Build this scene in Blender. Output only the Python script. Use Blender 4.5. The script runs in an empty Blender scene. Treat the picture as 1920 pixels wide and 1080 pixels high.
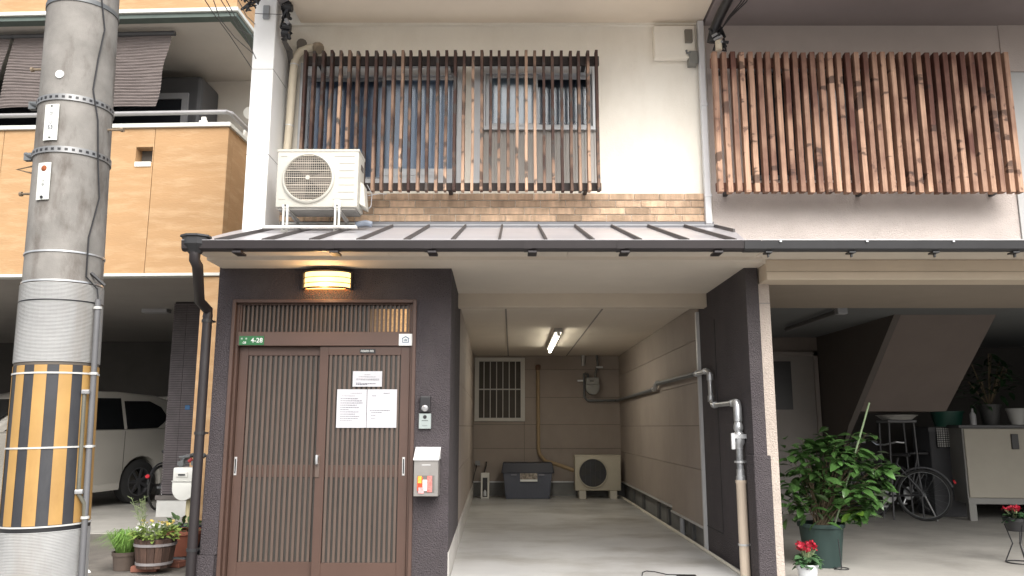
import bpy, bmesh, math, random
from mathutils import Vector, Matrix
random.seed(7)
S = bpy.context.scene
COL = S.collection
R = math.radians

# ---------------------------------------------------------------- camera
F, HC, PITCH = 1490.0, 1.25, R(9.9)
cam = bpy.data.cameras.new('camera'); camo = bpy.data.objects.new('camera', cam); COL.objects.link(camo)
cam.sensor_width = 36; cam.lens = F / 1920 * 36; cam.clip_start = 0.05; cam.clip_end = 2000
camo.location = (0, 0, HC); camo.rotation_euler = (R(90) + PITCH, 0, 0)
S.camera = camo
S.render.resolution_x, S.render.resolution_y = 1024, 576
# ---------------------------------------------------------------- world, sun, exposure
SUN_EL, SUN_AZ = R(46), R(162)          # azimuth from +Y clockwise: behind the camera, a little right
w = bpy.data.worlds.new('World'); S.world = w; w.use_nodes = True
nt = w.node_tree; bg = nt.nodes['Background']
sky = nt.nodes.new('ShaderNodeTexSky'); sky.sky_type = 'NISHITA'; sky.sun_disc = False
sky.sun_elevation = SUN_EL; sky.sun_rotation = SUN_AZ
sky.air_density = 1.0; sky.dust_density = 4.0; sky.ozone_density = 0.6
hs = nt.nodes.new('ShaderNodeHueSaturation'); hs.inputs['Saturation'].default_value = 0.35
nt.links.new(sky.outputs[0], hs.inputs['Color']); nt.links.new(hs.outputs[0], bg.inputs[0])
bg.inputs[1].default_value = 0.115
sl = bpy.data.lights.new('sun', 'SUN'); sl.energy = 1.9; sl.angle = R(60); sl.color = (1, .97, .92)
so = bpy.data.objects.new('sun', sl); COL.objects.link(so); so.location = (0, -10, 20)
d = Vector((math.sin(SUN_AZ) * math.cos(SUN_EL), math.cos(SUN_AZ) * math.cos(SUN_EL), math.sin(SUN_EL)))
so.rotation_euler = d.to_track_quat('Z', 'Y').to_euler()
S.view_settings.view_transform = 'Standard'; S.view_settings.look = 'None'
S.view_settings.exposure = 1.1; S.view_settings.gamma = 1
S.render.engine = 'CYCLES'

# ---------------------------------------------------------------- measuring helpers
CS, SN = math.cos(PITCH), math.sin(PITCH)
def ray(px, py):
    u = 540 - py
    return (px - 960, F * CS - u * SN, F * SN + u * CS)
def W(px, py, Y):
    x, y, z = ray(px, py); k = Y / y
    return Vector((x * k, Y, z * k + HC))
def XX(px, py, Y): return W(px, py, Y).x
def ZZ(py, Y): return W(960, py, Y).z

# ---------------------------------------------------------------- materials
MATS = {}
def _n(nt, t, **k):
    n = nt.nodes.new(t)
    for a, b in k.items(): setattr(n, a, b)
    return n
def mat(name, col, rough=.7, var=.12, scale=4, bump=0, bscale=60, metal=0, rnd=0, stretch=(1, 1, 1), detail=4,
        col2=None, dirt=0, dirt_col=(.05, .045, .04), dscale=2.0, dstretch=(1, 1, .35), spec=.5, dist=.01, dpos=(.48, .67)):
    if name in MATS: return MATS[name]
    m = bpy.data.materials.new(name); m.use_nodes = True; nt = m.node_tree
    b = nt.nodes['Principled BSDF']; L = nt.links.new
    b.inputs['Roughness'].default_value = rough; b.inputs['Metallic'].default_value = metal
    b.inputs['Specular IOR Level'].default_value = spec
    tc = _n(nt, 'ShaderNodeTexCoord'); oi = _n(nt, 'ShaderNodeObjectInfo')
    off = _n(nt, 'ShaderNodeVectorMath', operation='SCALE'); off.inputs[0].default_value = (37, 17, 53)
    L(oi.outputs['Random'], off.inputs['Scale'])
    add = _n(nt, 'ShaderNodeVectorMath', operation='ADD'); L(tc.outputs['Object'], add.inputs[0]); L(off.outputs[0], add.inputs[1])
    mp = _n(nt, 'ShaderNodeMapping'); mp.inputs['Scale'].default_value = stretch; L(add.outputs[0], mp.inputs[0])
    nz = _n(nt, 'ShaderNodeTexNoise'); nz.inputs['Scale'].default_value = scale; nz.inputs['Detail'].default_value = detail
    nz.inputs['Roughness'].default_value = .6; L(mp.outputs[0], nz.inputs['Vector'])
    cr = _n(nt, 'ShaderNodeValToRGB'); cr.color_ramp.elements[0].position = .3; cr.color_ramp.elements[1].position = .7
    a = [max(0, c * (1 - var)) for c in col]; c2 = col2 or [min(1, c * (1 + var)) for c in col]
    cr.color_ramp.elements[0].color = (*a, 1); cr.color_ramp.elements[1].color = (*c2, 1)
    L(nz.outputs['Fac'], cr.inputs[0]); out = cr.outputs[0]
    if rnd:
        hv = _n(nt, 'ShaderNodeHueSaturation'); mr = _n(nt, 'ShaderNodeMapRange')
        mr.inputs['To Min'].default_value = 1 - rnd; mr.inputs['To Max'].default_value = 1 + rnd
        L(oi.outputs['Random'], mr.inputs['Value']); L(mr.outputs[0], hv.inputs['Value']); L(out, hv.inputs['Color']); out = hv.outputs[0]
    if dirt:
        mp2 = _n(nt, 'ShaderNodeMapping'); mp2.inputs['Scale'].default_value = dstretch; L(add.outputs[0], mp2.inputs[0])
        n2 = _n(nt, 'ShaderNodeTexNoise'); n2.inputs['Scale'].default_value = dscale; n2.inputs['Detail'].default_value = 10; n2.inputs['Roughness'].default_value = .66; L(mp2.outputs[0], n2.inputs['Vector'])
        r2 = _n(nt, 'ShaderNodeValToRGB'); r2.color_ramp.elements[0].position = dpos[0]; r2.color_ramp.elements[1].position = dpos[1]
        r2.color_ramp.elements[0].color = (0, 0, 0, 1); r2.color_ramp.elements[1].color = (dirt, dirt, dirt, 1)
        L(n2.outputs['Fac'], r2.inputs[0])
        mx = _n(nt, 'ShaderNodeMixRGB'); mx.inputs[2].default_value = (*dirt_col, 1)
        L(r2.outputs[0], mx.inputs[0]); L(out, mx.inputs[1]); out = mx.outputs[0]
    L(out, b.inputs['Base Color'])
    if bump:
        nb = _n(nt, 'ShaderNodeTexNoise'); nb.inputs['Scale'].default_value = bscale; nb.inputs['Detail'].default_value = 3
        L(mp.outputs[0], nb.inputs['Vector'])
        bp = _n(nt, 'ShaderNodeBump'); bp.inputs['Strength'].default_value = bump; bp.inputs['Distance'].default_value = dist
        L(nb.outputs['Fac'], bp.inputs['Height']); L(bp.outputs[0], b.inputs['Normal'])
    MATS[name] = m; return m
def emis(name, col, strength):
    m = bpy.data.materials.new(name); m.use_nodes = True
    b = m.node_tree.nodes['Principled BSDF']; b.inputs['Base Color'].default_value = (*col, 1)
    b.inputs['Emission Color'].default_value = (*col, 1); b.inputs['Emission Strength'].default_value = strength
    MATS[name] = m; return m
def glassm(name, tint=(.8, .85, .85), gloss=.25, rough=.05, trans=1.0, base=(.1, .1, .1)):
    m = bpy.data.materials.new(name); m.use_nodes = True; nt = m.node_tree; L = nt.links.new
    out = nt.nodes['Material Output']; nt.nodes.remove(nt.nodes['Principled BSDF'])
    t = _n(nt, 'ShaderNodeBsdfTransparent'); t.inputs[0].default_value = (*tint, 1)
    df = _n(nt, 'ShaderNodeBsdfDiffuse'); df.inputs[0].default_value = (*base, 1)
    m0 = _n(nt, 'ShaderNodeMixShader'); m0.inputs[0].default_value = trans; L(df.outputs[0], m0.inputs[1]); L(t.outputs[0], m0.inputs[2])
    g = _n(nt, 'ShaderNodeBsdfGlossy'); g.inputs['Roughness'].default_value = rough
    fr = _n(nt, 'ShaderNodeFresnel'); fr.inputs[0].default_value = 1.5
    ad = _n(nt, 'ShaderNodeMath', operation='ADD'); ad.inputs[1].default_value = gloss * .3; L(fr.outputs[0], ad.inputs[0])
    m1 = _n(nt, 'ShaderNodeMixShader'); L(ad.outputs[0], m1.inputs[0]); L(m0.outputs[0], m1.inputs[1]); L(g.outputs[0], m1.inputs[2])
    L(m1.outputs[0], out.inputs[0]); MATS[name] = m; return m
def woodm(name, dark, light, grey=(.12, .11, .1), rnd=.25, top_dark=1.0, knots=.9, kp=.57):
    """weathered cedar slat: long grain, knots, mould, darker stain left near the sheltered top (object z = 0 at the slat foot)"""
    m = bpy.data.materials.new(name); m.use_nodes = True; nt = m.node_tree; L = nt.links.new
    b = nt.nodes['Principled BSDF']; b.inputs['Roughness'].default_value = .75
    tc = _n(nt, 'ShaderNodeTexCoord'); oi = _n(nt, 'ShaderNodeObjectInfo')
    off = _n(nt, 'ShaderNodeVectorMath', operation='SCALE'); off.inputs[0].default_value = (37, 17, 53); L(oi.outputs['Random'], off.inputs['Scale'])
    add = _n(nt, 'ShaderNodeVectorMath', operation='ADD'); L(tc.outputs['Object'], add.inputs[0]); L(off.outputs[0], add.inputs[1])
    def noise(sc, st, det=4):
        mp = _n(nt, 'ShaderNodeMapping'); mp.inputs['Scale'].default_value = st; L(add.outputs[0], mp.inputs[0])
        n = _n(nt, 'ShaderNodeTexNoise'); n.inputs['Scale'].default_value = sc; n.inputs['Detail'].default_value = det; L(mp.outputs[0], n.inputs['Vector']); return n
    # stain remaining: up is darker red brown
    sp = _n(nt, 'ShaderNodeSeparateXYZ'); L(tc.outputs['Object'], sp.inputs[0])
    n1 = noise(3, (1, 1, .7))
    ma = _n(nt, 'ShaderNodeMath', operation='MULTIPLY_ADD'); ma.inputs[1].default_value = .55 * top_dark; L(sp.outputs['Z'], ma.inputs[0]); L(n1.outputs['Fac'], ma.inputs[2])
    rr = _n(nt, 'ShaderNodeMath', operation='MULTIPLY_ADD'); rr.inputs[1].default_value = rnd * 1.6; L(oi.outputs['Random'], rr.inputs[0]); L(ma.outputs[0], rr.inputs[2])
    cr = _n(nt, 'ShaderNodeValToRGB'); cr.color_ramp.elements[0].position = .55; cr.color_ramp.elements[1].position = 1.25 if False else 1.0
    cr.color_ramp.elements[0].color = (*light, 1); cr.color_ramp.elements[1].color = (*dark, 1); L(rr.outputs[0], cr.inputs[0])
    n2 = noise(60, (1, 1, .03)); gr = _n(nt, 'ShaderNodeMixRGB', blend_type='MULTIPLY'); gr.inputs[0].default_value = .5
    g2 = _n(nt, 'ShaderNodeValToRGB'); g2.color_ramp.elements[0].position = .35; g2.color_ramp.elements[0].color = (.45, .42, .4, 1); g2.color_ramp.elements[1].position = .65; L(n2.outputs['Fac'], g2.inputs[0])
    L(cr.outputs[0], gr.inputs[1]); L(g2.outputs[0], gr.inputs[2])
    n3 = noise(5, (2, 2, 1.6), 8); k = _n(nt, 'ShaderNodeValToRGB'); k.color_ramp.elements[0].position = kp; k.color_ramp.elements[0].color = (0, 0, 0, 1)
    k.color_ramp.elements[1].position = kp + .07; k.color_ramp.elements[1].color = (knots, knots, knots, 1); L(n3.outputs['Fac'], k.inputs[0])
    mx = _n(nt, 'ShaderNodeMixRGB'); mx.inputs[2].default_value = (*grey, 1); L(k.outputs[0], mx.inputs[0]); L(gr.outputs[0], mx.inputs[1])
    n4 = noise(2.6, (1, 1, 2.4), 3); k2 = _n(nt, 'ShaderNodeValToRGB'); k2.color_ramp.elements[0].position = .62; k2.color_ramp.elements[0].color = (0, 0, 0, 1)
    k2.color_ramp.elements[1].position = .655; k2.color_ramp.elements[1].color = (.8, .8, .8, 1); L(n4.outputs['Fac'], k2.inputs[0])
    mx2 = _n(nt, 'ShaderNodeMixRGB'); mx2.inputs[2].default_value = (.05, .025, .018, 1); L(k2.outputs[0], mx2.inputs[0]); L(mx.outputs[0], mx2.inputs[1])
    L(mx2.outputs[0], b.inputs['Base Color'])
    bp = _n(nt, 'ShaderNodeBump'); bp.inputs['Strength'].default_value = .5; bp.inputs['Distance'].default_value = .003
    L(n2.outputs['Fac'], bp.inputs['Height']); L(bp.outputs[0], b.inputs['Normal'])
    MATS[name] = m; return m

asphalt = mat('street_concrete', (.17, .155, .135), .9, .3, 1.3, .5, 90, dirt=.5, dscale=3, dstretch=(1, 1, 1))
garagec = mat('garage_concrete', (.50, .495, .485), .34, .14, .9, .12, 40, dirt=.7, dirt_col=(.22, .20, .165), dscale=1.3, dstretch=(.7, 1.1, 1), dpos=(.47, .70), detail=7)
slabc = mat('carport_concrete', (.38, .365, .335), .7, .15, 1.2, .25, 60, dirt=.4, dirt_col=(.18, .17, .15), dscale=1.3, dstretch=(1, 1, 1))
dstucco = mat('dark_stucco', (.068, .057, .062), .85, .12, 3, 1.0, 95, dist=.02, dirt=.5, dirt_col=(.10, .09, .088), dscale=1.6, dstretch=(1, 1, .5))
pink = mat('pinkgrey_stucco', (.62, .55, .51), .9, .07, 2.5, .9, 75, dist=.012, stretch=(1, 1, 1.6), dirt=.2, dirt_col=(.46, .40, .36), dscale=1.3)
pinkup = mat('pinkgrey_paint', (.50, .435, .40), .85, .05, 2, .25, 80)
cream = mat('cream_stucco', (.87, .825, .735), .85, .035, 1.4, .25, 60, dirt=.35, dirt_col=(.70, .635, .53), dscale=1.3, dstretch=(1, 1, .35))
whitep = mat('white_paint', (.86, .855, .84), .6, .03, 2, .1, 60, dirt=.15, dirt_col=(.6, .57, .5), dscale=1.5)
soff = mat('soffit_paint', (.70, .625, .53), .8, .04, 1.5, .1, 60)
beamp = mat('beige_beam_paint', (.62, .52, .40), .75, .05, 2, .1, 60)
siding = mat('beige_siding', (.34, .287, .248), .7, .06, 2, .15, 140, rnd=.03, dirt=.3, dirt_col=(.24, .2, .17), dscale=1.2)
found = mat('foundation_cement', (.2, .2, .195), .9, .15, 3, .3, 60)
alu = mat('grey_aluminium', (.60, .60, .60), .4, .04, 3, metal=.3)
roofm = mat('roof_steel', (.58, .57, .60), .35, .08, 2, metal=.5, dirt=.3, dirt_col=(.66, .65, .65), dscale=1.5, dstretch=(1, 1, 1))
seamm = mat('seam_steel', (.07, .062, .06), .5, .1, 3, metal=.2)
gutm = mat('gutter_brown', (.026, .021, .022), .45, .15, 3)
gutd = mat('gutter_charcoal', (.03, .03, .032), .4, .15, 3)
brickm = mat('brick_tile', (.53, .37, .25), .85, .3, 5, .8, 80, rnd=.28, stretch=(3, 3, .7), dirt=.45, dirt_col=(.30, .22, .14), dscale=5, dstretch=(1, 1, .3))
mortar = mat('mortar', (.74, .69, .60), .95, .1, 6, .3, 80)
doorb = mat('door_bronze', (.088, .051, .039), .45, .08, 3, spec=.5)
doorl = mat('door_lintel_bronze', (.115, .070, .055), .5, .06, 3)
slatb = mat('door_slat_bronze', (.105, .075, .060), .45, .08, 3)
frost = mat('frosted_glass', (.062, .058, .053), .25, .25, 1.5, .25, 160, spec=.7, dist=.002)
orange = mat('orange_alc', (.43, .262, .130), .85, .07, 1.6, .3, 30, stretch=(.6, .6, 2.2), dist=.01, dirt=.55, dirt_col=(.56, .39, .23), dscale=2.6, dstretch=(.7, .7, 3.6), detail=8)
polec = mat('pole_concrete', (.235, .223, .207), .95, .22, 6, .3, 220, spec=.15, dist=.004, dirt=.72, dirt_col=(.085, .067, .055), dscale=2.6, dstretch=(2.0, 2.0, .75), dpos=(.50, .66), detail=8)
ribw = mat('ribbed_sleeve_plastic', (.35, .35, .345), .6, .10, 5, dirt=.5, dirt_col=(.27, .245, .21), dscale=2.5, dstretch=(2, 2, .4))
yel = mat('yellow_sleeve', (.40, .235, .075), .55, .1, 5, dirt=.55, dirt_col=(.30, .165, .05), dscale=3, dstretch=(2, 2, .7))
blk = mat('black_sleeve', (.030, .031, .036), .55, .15, 5, dirt=.2, dirt_col=(.12, .12, .12), dscale=6)
steel = mat('galvanised_steel', (.62, .63, .64), .35, .15, 8, metal=.7)
dsteel = mat('galvanised_dull', (.15, .158, .162), .5, .15, 8, metal=.4)
blackp = mat('black_plastic', (.018, .018, .02), .4, .1, 5)
greyp = mat('grey_plastic', (.30, .30, .31), .5, .06, 5)
whitepl = mat('white_plastic', (.74, .73, .68), .5, .04, 5, dirt=.15, dirt_col=(.5, .47, .4), dscale=3)
acw = mat('ac_ivory', (.50, .485, .43), .5, .04, 5, dirt=.3, dirt_col=(.48, .44, .37), dscale=2)
acgap = mat('ac_inside', (.13, .115, .10), .7, .2, 6)
ivory = mat('ivory_duct', (.60, .53, .41), .6, .06, 5)
yduct = mat('tan_duct', (.36, .26, .15), .6, .06, 5)
whitefr = mat('window_aluminium', (.55, .565, .58), .4, .03, 4, metal=.1)
curt = mat('curtain', (.74, .80, .90), .9, .08, 3)
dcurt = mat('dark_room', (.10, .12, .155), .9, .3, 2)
corr = mat('window_panel_grey', (.46, .44, .41), .6, .05, 3)
paper = mat('paper', (.56, .56, .59), .8, .02, 6)
ink = mat('ink', (.14, .14, .17), .8, .05, 6)
green = mat('sign_green', (.03, .17, .06), .4, .05, 5)
blue = mat('logo_blue', (.03, .10, .22), .5, .05, 5)
whiter = mat('white_print', (.85, .87, .85), .5, .02, 5)
terra = mat('terracotta', (.26, .09, .055), .75, .15, 5)
barrel = mat('barrel_wood', (.075, .042, .03), .7, .4, 8, .5, 60, stretch=(3, 3, .4), rnd=.3)
hoop = mat('barrel_hoop', (.26, .24, .24), .5, .1, 8)
gpot = mat('green_pot_plastic', (.016, .036, .032), .7, .1, 5)
soil = mat('soil', (.05, .035, .025), .95, .4, 30, .8, 60)
brownpot = mat('brown_pot', (.10, .075, .06), .8, .15, 8)
leafm = mat('leaf_green', (.060, .135, .035), .3, .35, 5, rnd=.45, spec=.6)
leafy = mat('leaf_young', (.10, .20, .025), .4, .3, 5, rnd=.3)
leafd = mat('leaf_dark', (.02, .055, .02), .5, .3, 5, rnd=.3)
grassm = mat('grass_green', (.16, .30, .06), .6, .35, 9)
dryg = mat('grey_green_stem', (.20, .25, .12), .7, .2, 9)
stemm = mat('stem_brown', (.10, .075, .045), .8, .2, 9)
bamboo = mat('stake_green', (.20, .27, .15), .6, .2, 9)
redf = mat('red_petal', (.36, .006, .025), .6, .2, 9)
whitef = mat('white_petal', (.75, .75, .7), .6, .1, 9)
yelf = mat('yellow_petal', (.65, .5, .12), .6, .1, 9)
carm = mat('car_paint', (.42, .40, .36), .25, .02, 2, spec=.6)
carg = mat('car_glass', (.010, .011, .012), .08, .1, 2, spec=.7)
tyre = mat('tyre', (.02, .02, .02), .8, .2, 9)
rimm = mat('rim_alloy', (.11, .11, .115), .4, .1, 9, metal=.6)
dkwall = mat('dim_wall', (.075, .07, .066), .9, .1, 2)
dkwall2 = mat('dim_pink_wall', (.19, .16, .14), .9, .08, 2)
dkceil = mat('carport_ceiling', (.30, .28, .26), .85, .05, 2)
tile = mat('dark_tile', (.088, .074, .078), .55, .2, 7, rnd=.1)
fabric = mat('shade_fabric', (.135, .112, .105), .9, .15, 5, .5, 90, stretch=(1, 1, 5))
beigew = mat('balcony_wall', (.66, .61, .54), .85, .04, 2)
drkframe = mat('dark_window_frame', (.07, .07, .074), .5, .1, 5)
lamp_e = emis('lamp_glow', (1.0, .62, .22), 1.5)
tube_e = emis('tube_glow', (1.0, .95, .80), 9)
bluebox = mat('storage_box_bluegrey', (.105, .115, .15), .55, .06, 5)
bluelid = mat('storage_lid_navy', (.022, .024, .04), .5, .06, 5)
glass = glassm('clear_glass', (.78, .82, .86), .0, rough=.12)
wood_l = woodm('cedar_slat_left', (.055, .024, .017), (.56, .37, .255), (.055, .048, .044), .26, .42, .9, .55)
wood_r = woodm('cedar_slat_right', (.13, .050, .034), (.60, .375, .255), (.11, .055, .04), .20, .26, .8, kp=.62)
railm = mat('lattice_rail_dark', (.035, .026, .024), .75, .3, 8, .3, 60)
railr = mat('lattice_rail_red', (.15, .06, .04), .75, .3, 8, .3, 60)

# ---------------------------------------------------------------- mesh builder
class MB:
    def __init__(s): s.v = []; s.f = []
    def add(s, vs, fs):
        o = len(s.v); s.v += [tuple(v) for v in vs]; s.f += [tuple(i + o for i in f) for f in fs]; return s
    def box(s, x0, x1, y0, y1, z0, z1):
        if x0 > x1: x0, x1 = x1, x0
        if y0 > y1: y0, y1 = y1, y0
        if z0 > z1: z0, z1 = z1, z0
        return s.add([(x0, y0, z0), (x1, y0, z0), (x1, y1, z0), (x0, y1, z0), (x0, y0, z1), (x1, y0, z1), (x1, y1, z1), (x0, y1, z1)],
                     [(0, 3, 2, 1), (4, 5, 6, 7), (0, 1, 5, 4), (1, 2, 6, 5), (2, 3, 7, 6), (3, 0, 4, 7)])
    def hexa(s, P):      # 8 points, bottom 4 then top 4
        return s.add(P, [(0, 3, 2, 1), (4, 5, 6, 7), (0, 1, 5, 4), (1, 2, 6, 5), (2, 3, 7, 6), (3, 0, 4, 7)])
    def prism(s, poly, a, b, axis='x'):   # poly of 2D points, extruded between a and b on axis
        n = len(poly)
        def mk(t, p):
            return {'x': (t, p[0], p[1]), 'y': (p[0], t, p[1]), 'z': (p[0], p[1], t)}[axis]
        vs = [mk(a, p) for p in poly] + [mk(b, p) for p in poly]
        return s.add(vs, [tuple(range(n))[::-1], tuple(range(n, 2 * n))] + [(i, (i + 1) % n, n + (i + 1) % n, n + i) for i in range(n)])
    def tube(s, pts, r, n=8, cap=True):
        pts = [Vector(p) for p in pts]; rs = r if isinstance(r, (list, tuple)) else [r] * len(pts)
        rings = []; up = None
        for i, p in enumerate(pts):
            t = (pts[min(i + 1, len(pts) - 1)] - pts[max(i - 1, 0)]).normalized()
            if up is None: up = t.orthogonal().normalized()
            up = (up - t * up.dot(t)); up = up.normalized() if up.length > 1e-6 else t.orthogonal().normalized()
            sd = t.cross(up)
            rings.append([p + (up * math.cos(2 * math.pi * k / n) + sd * math.sin(2 * math.pi * k / n)) * rs[i] for k in range(n)])
        vs = [v for g in rings for v in g]; fs = []
        for i in range(len(rings) - 1):
            for k in range(n): fs.append((i * n + k, i * n + (k + 1) % n, (i + 1) * n + (k + 1) % n, (i + 1) * n + k))
        if cap: fs += [tuple(range(n))[::-1], tuple(range((len(rings) - 1) * n, len(rings) * n))]
        return s.add(vs, fs)
    def lathe(s, prof, c=(0, 0, 0), n=24, a0=0, a1=2 * math.pi, M=None):   # prof (r,z)
        full = abs(a1 - a0 - 2 * math.pi) < 1e-6; m = n if full else n + 1; vs = []
        for r, z in prof:
            for k in range(m):
                a = a0 + (a1 - a0) * k / n; v = Vector((r * math.cos(a), r * math.sin(a), z))
                if M: v = M @ v
                vs.append(Vector(c) + v)
        fs = []
        for i in range(len(prof) - 1):
            for k in range(n):
                k2 = (k + 1) % m if full else k + 1
                fs.append((i * m + k, i * m + k2, (i + 1) * m + k2, (i + 1) * m + k))
        return s.add(vs, fs)
    def grid(s, fn, nu, nv):
        vs = [fn(i / nu, j / nv) for j in range(nv + 1) for i in range(nu + 1)]
        return s.add(vs, [(j * (nu + 1) + i, j * (nu + 1) + i + 1, (j + 1) * (nu + 1) + i + 1, (j + 1) * (nu + 1) + i) for j in range(nv) for i in range(nu)])
ORG = {}
def mesh(b, name, m, bev=0, smooth=False, off=(0, 0, 0), seg=1):
    me = bpy.data.meshes.new(name); o = Vector(off)
    me.from_pydata([tuple(Vector(v) - o) for v in b.v], [], b.f); me.update()
    bm = bmesh.new(); bm.from_mesh(me)
    bmesh.ops.recalc_face_normals(bm, faces=bm.faces)
    if bev: bmesh.ops.bevel(bm, geom=[e for e in bm.edges if len(e.link_faces) == 2 and e.calc_face_angle(0) > .6], offset=bev, segments=seg, affect='EDGES', profile=.6)
    if smooth:
        for f in bm.faces: f.smooth = True
        for e in bm.edges:
            if len(e.link_faces) == 2 and e.calc_face_angle(0) > R(38): e.smooth = False
    bm.to_mesh(me); bm.free(); me.materials.append(m); return me
def link(name, me, parent=None, loc=(0, 0, 0), rot=None, scale=None):
    o = bpy.data.objects.new(name, me); COL.objects.link(o); o.parent = parent; o.location = loc
    if rot: o.rotation_euler = rot
    if scale: o.scale = scale
    po = ORG.get(parent.name, Vector()) if parent else Vector()
    ORG[o.name] = po + Vector(loc); return o
def part(name, b, m, parent, bev=0, smooth=False, local=False, label=None, stuff=False, seg=1):
    off = (0, 0, 0) if local else ORG[parent.name]
    o = link(name, mesh(b, name, m, bev, smooth, off, seg), parent)
    if label: o['label'] = label
    if stuff: o['kind'] = 'stuff'
    return o
def tag(o, label, cat, group=None):
    o['label'] = label; o['category'] = cat
    if group: o['group'] = group
    return o
def thing(name, label, cat, loc=(0, 0, 0), rz=0, group=None, rot=None):
    o = bpy.data.objects.new(name, None); COL.objects.link(o); o.location = loc
    o.rotation_euler = rot or (0, 0, rz); o.empty_display_size = .1
    ORG[o.name] = Vector(loc); return tag(o, label, cat, group)
def single(name, b, m, label, cat, bev=0, smooth=False, base=None, group=None):
    if base is None:
        xs = [v[0] for v in b.v]; ys = [v[1] for v in b.v]; base = ((min(xs) + max(xs)) / 2, (min(ys) + max(ys)) / 2, min(v[2] for v in b.v))
    o = link(name, mesh(b, name, m, bev, smooth, base), None, base); return tag(o, label, cat, group)
def struct(name, b, m):
    o = link(name, mesh(b, name, m)); o['kind'] = 'structure'; return o
def box(*a): return MB().box(*a)
def arc(c, r, a0, a1, n, ax='xz'):
    out = []
    for i in range(n + 1):
        a = a0 + (a1 - a0) * i / n; u, v = r * math.cos(a), r * math.sin(a)
        out.append(Vector(c) + (Vector((u, 0, v)) if ax == 'xz' else Vector((u, v, 0)) if ax == 'xy' else Vector((0, u, v))))
    return out
def textb(txt, size, pos, m, parent, name='lettering', rot=(R(90), 0, 0), bold=.0):
    cu = bpy.data.curves.new(name, 'FONT'); cu.body = txt; cu.size = size; cu.extrude = .0006; cu.offset = bold; cu.resolution_u = 3
    cu.align_x = 'CENTER'; cu.align_y = 'CENTER'
    tmp = bpy.data.objects.new('tmp', cu); COL.objects.link(tmp); bpy.context.view_layer.update()
    me = bpy.data.meshes.new_from_object(tmp.evaluated_get(bpy.context.evaluated_depsgraph_get()))
    bpy.data.objects.remove(tmp); me.materials.clear(); me.materials.append(m); me.name = name
    o = link(name, me, parent, Vector(pos) - ORG[parent.name], rot); return o

# ================================================================ SETTING
struct('ground', box(-150, 150, -150, 250, -.3, 0), asphalt)
struct('street', box(-150, 150, -8, 6.1, 0, .004), mat('street_asphalt', (.20, .195, .19), .9, .3, 5, .5, 120))
struct('garage_floor', MB().prism([(-.50, 6.3), (2.0, 6.3), (2.0, 14.9), (-.72, 14.9)], .001, .012, 'z'), garagec)
struct('carport_floor', box(2.2, 9.5, 6.3, 14.5, .001, .010), slabc)
struct('carport_floor', box(-16, -3.6, 9.75, 20, .001, .012), slabc)

# ================================================================ TOWNHOUSE
H = thing('townhouse', 'cream two storey townhouse with dark porch, brown sliding door and open garage', 'house', (-.2, 8, 0))
YB = 14.9
# porch block
D = 6.75; PL, PR = -2.53, -.524; DX0, DX1 = -2.395, -.817; DT = 2.326; ST = 2.63
b = MB(); b.box(PL, DX0, D, D + .16, 0, ST); b.box(DX0, DX1, D, D + .16, DT, ST); b.box(DX1, PR, D, D + .16, 0, ST)
b.prism([(PR - .13, D + .16), (PR, D + .16), (-.566, 8.62), (-.70, 8.62)], 0.24, ST, 'z')
b.box(PL, PL + .14, D + .16, 15, 0, ST)
part('porch_wall', b, dstucco, H)
b = MB(); b.box(PL - .012, DX0 - .003, D - .014, D, .22, ZZ(852, 6.75)); b.box(PL - .05, DX0 - .02, D - .035, D - .0005, 0, .22)
part('plinth', b, dstucco, H, bev=.005)
b = MB(); b.prism([(PR - .14, D + .002), (PR + .008, D + .002), (-.558, 8.62), (-.70, 8.62)], 0, .24, 'z')
part('wall_base', b, mat('curb_cement', (.50, .48, .45), .85, .12, 4, .2, 60), H)
# plinth step on the right pier front
part('threshold', box(DX0, DX1, D - .03, D + .2, 0, .028), mat('threshold_stone', (.2, .19, .18), .7, .1, 5), H)
# door frame
b = MB(); fw = .03
b.box(DX0, DX0 + fw, D - .022, D + .13, .03, DT); b.box(DX1 - fw, DX1, D - .022, D + .13, .03, DT); b.box(DX0 + fw, DX1 - fw, D - .022, D + .13, DT - .028, DT)
b.box(DX0 + fw, DX0 + fw + .022, D + .02, D + .13, .03, DT - .028); b.box(DX1 - fw - .022, DX1 - fw, D + .02, D + .13, .03, DT - .028)
part('door_frame', b, doorb, H, bev=.003)
IX0, IX1 = DX0 + .053, DX1 - .053
T0, T1, L0 = 2.05, 2.285, 1.93
part('lintel_rail', box(IX0, IX1, D + .01, D + .12, L0, T0), doorl, H, bev=.003)
tr = part('transom', MB().box(IX0, IX1, D + .03, D + .11, T1, DT - .028).box(IX0, IX0 + .016, D + .03, D + .11, T0, T1).box(IX1 - .016, IX1, D + .03, D + .11, T0, T1), doorb, H, bev=.002)
part('pane', box(IX0 + .016, IX1 - .016, D + .075, D + .08, T0, T1), frost, tr)
sm = mesh(box(-.0085, .0085, 0, .018, T0 + .001, T1 - .001), 'slat', slatb, .002)
n = 39
for i in range(n):
    x = IX0 + .03 + (IX1 - IX0 - .06) * i / (n - 1)
    link('slat', sm, tr, Vector((x, D + .04, 0)) - ORG[tr.name])
gl = emis('transom_glow', (1.0, .55, .22), .55)  # hallway light painted into the pane as an emission gradient; no lamp behind it
_nt = gl.node_tree; _tc = _nt.nodes.new('ShaderNodeTexCoord'); _sp = _nt.nodes.new('ShaderNodeSeparateXYZ'); _mr = _nt.nodes.new('ShaderNodeMapRange'); _nz = _nt.nodes.new('ShaderNodeTexNoise'); _mm = _nt.nodes.new('ShaderNodeMath'); _mm.operation = 'MULTIPLY'
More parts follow.
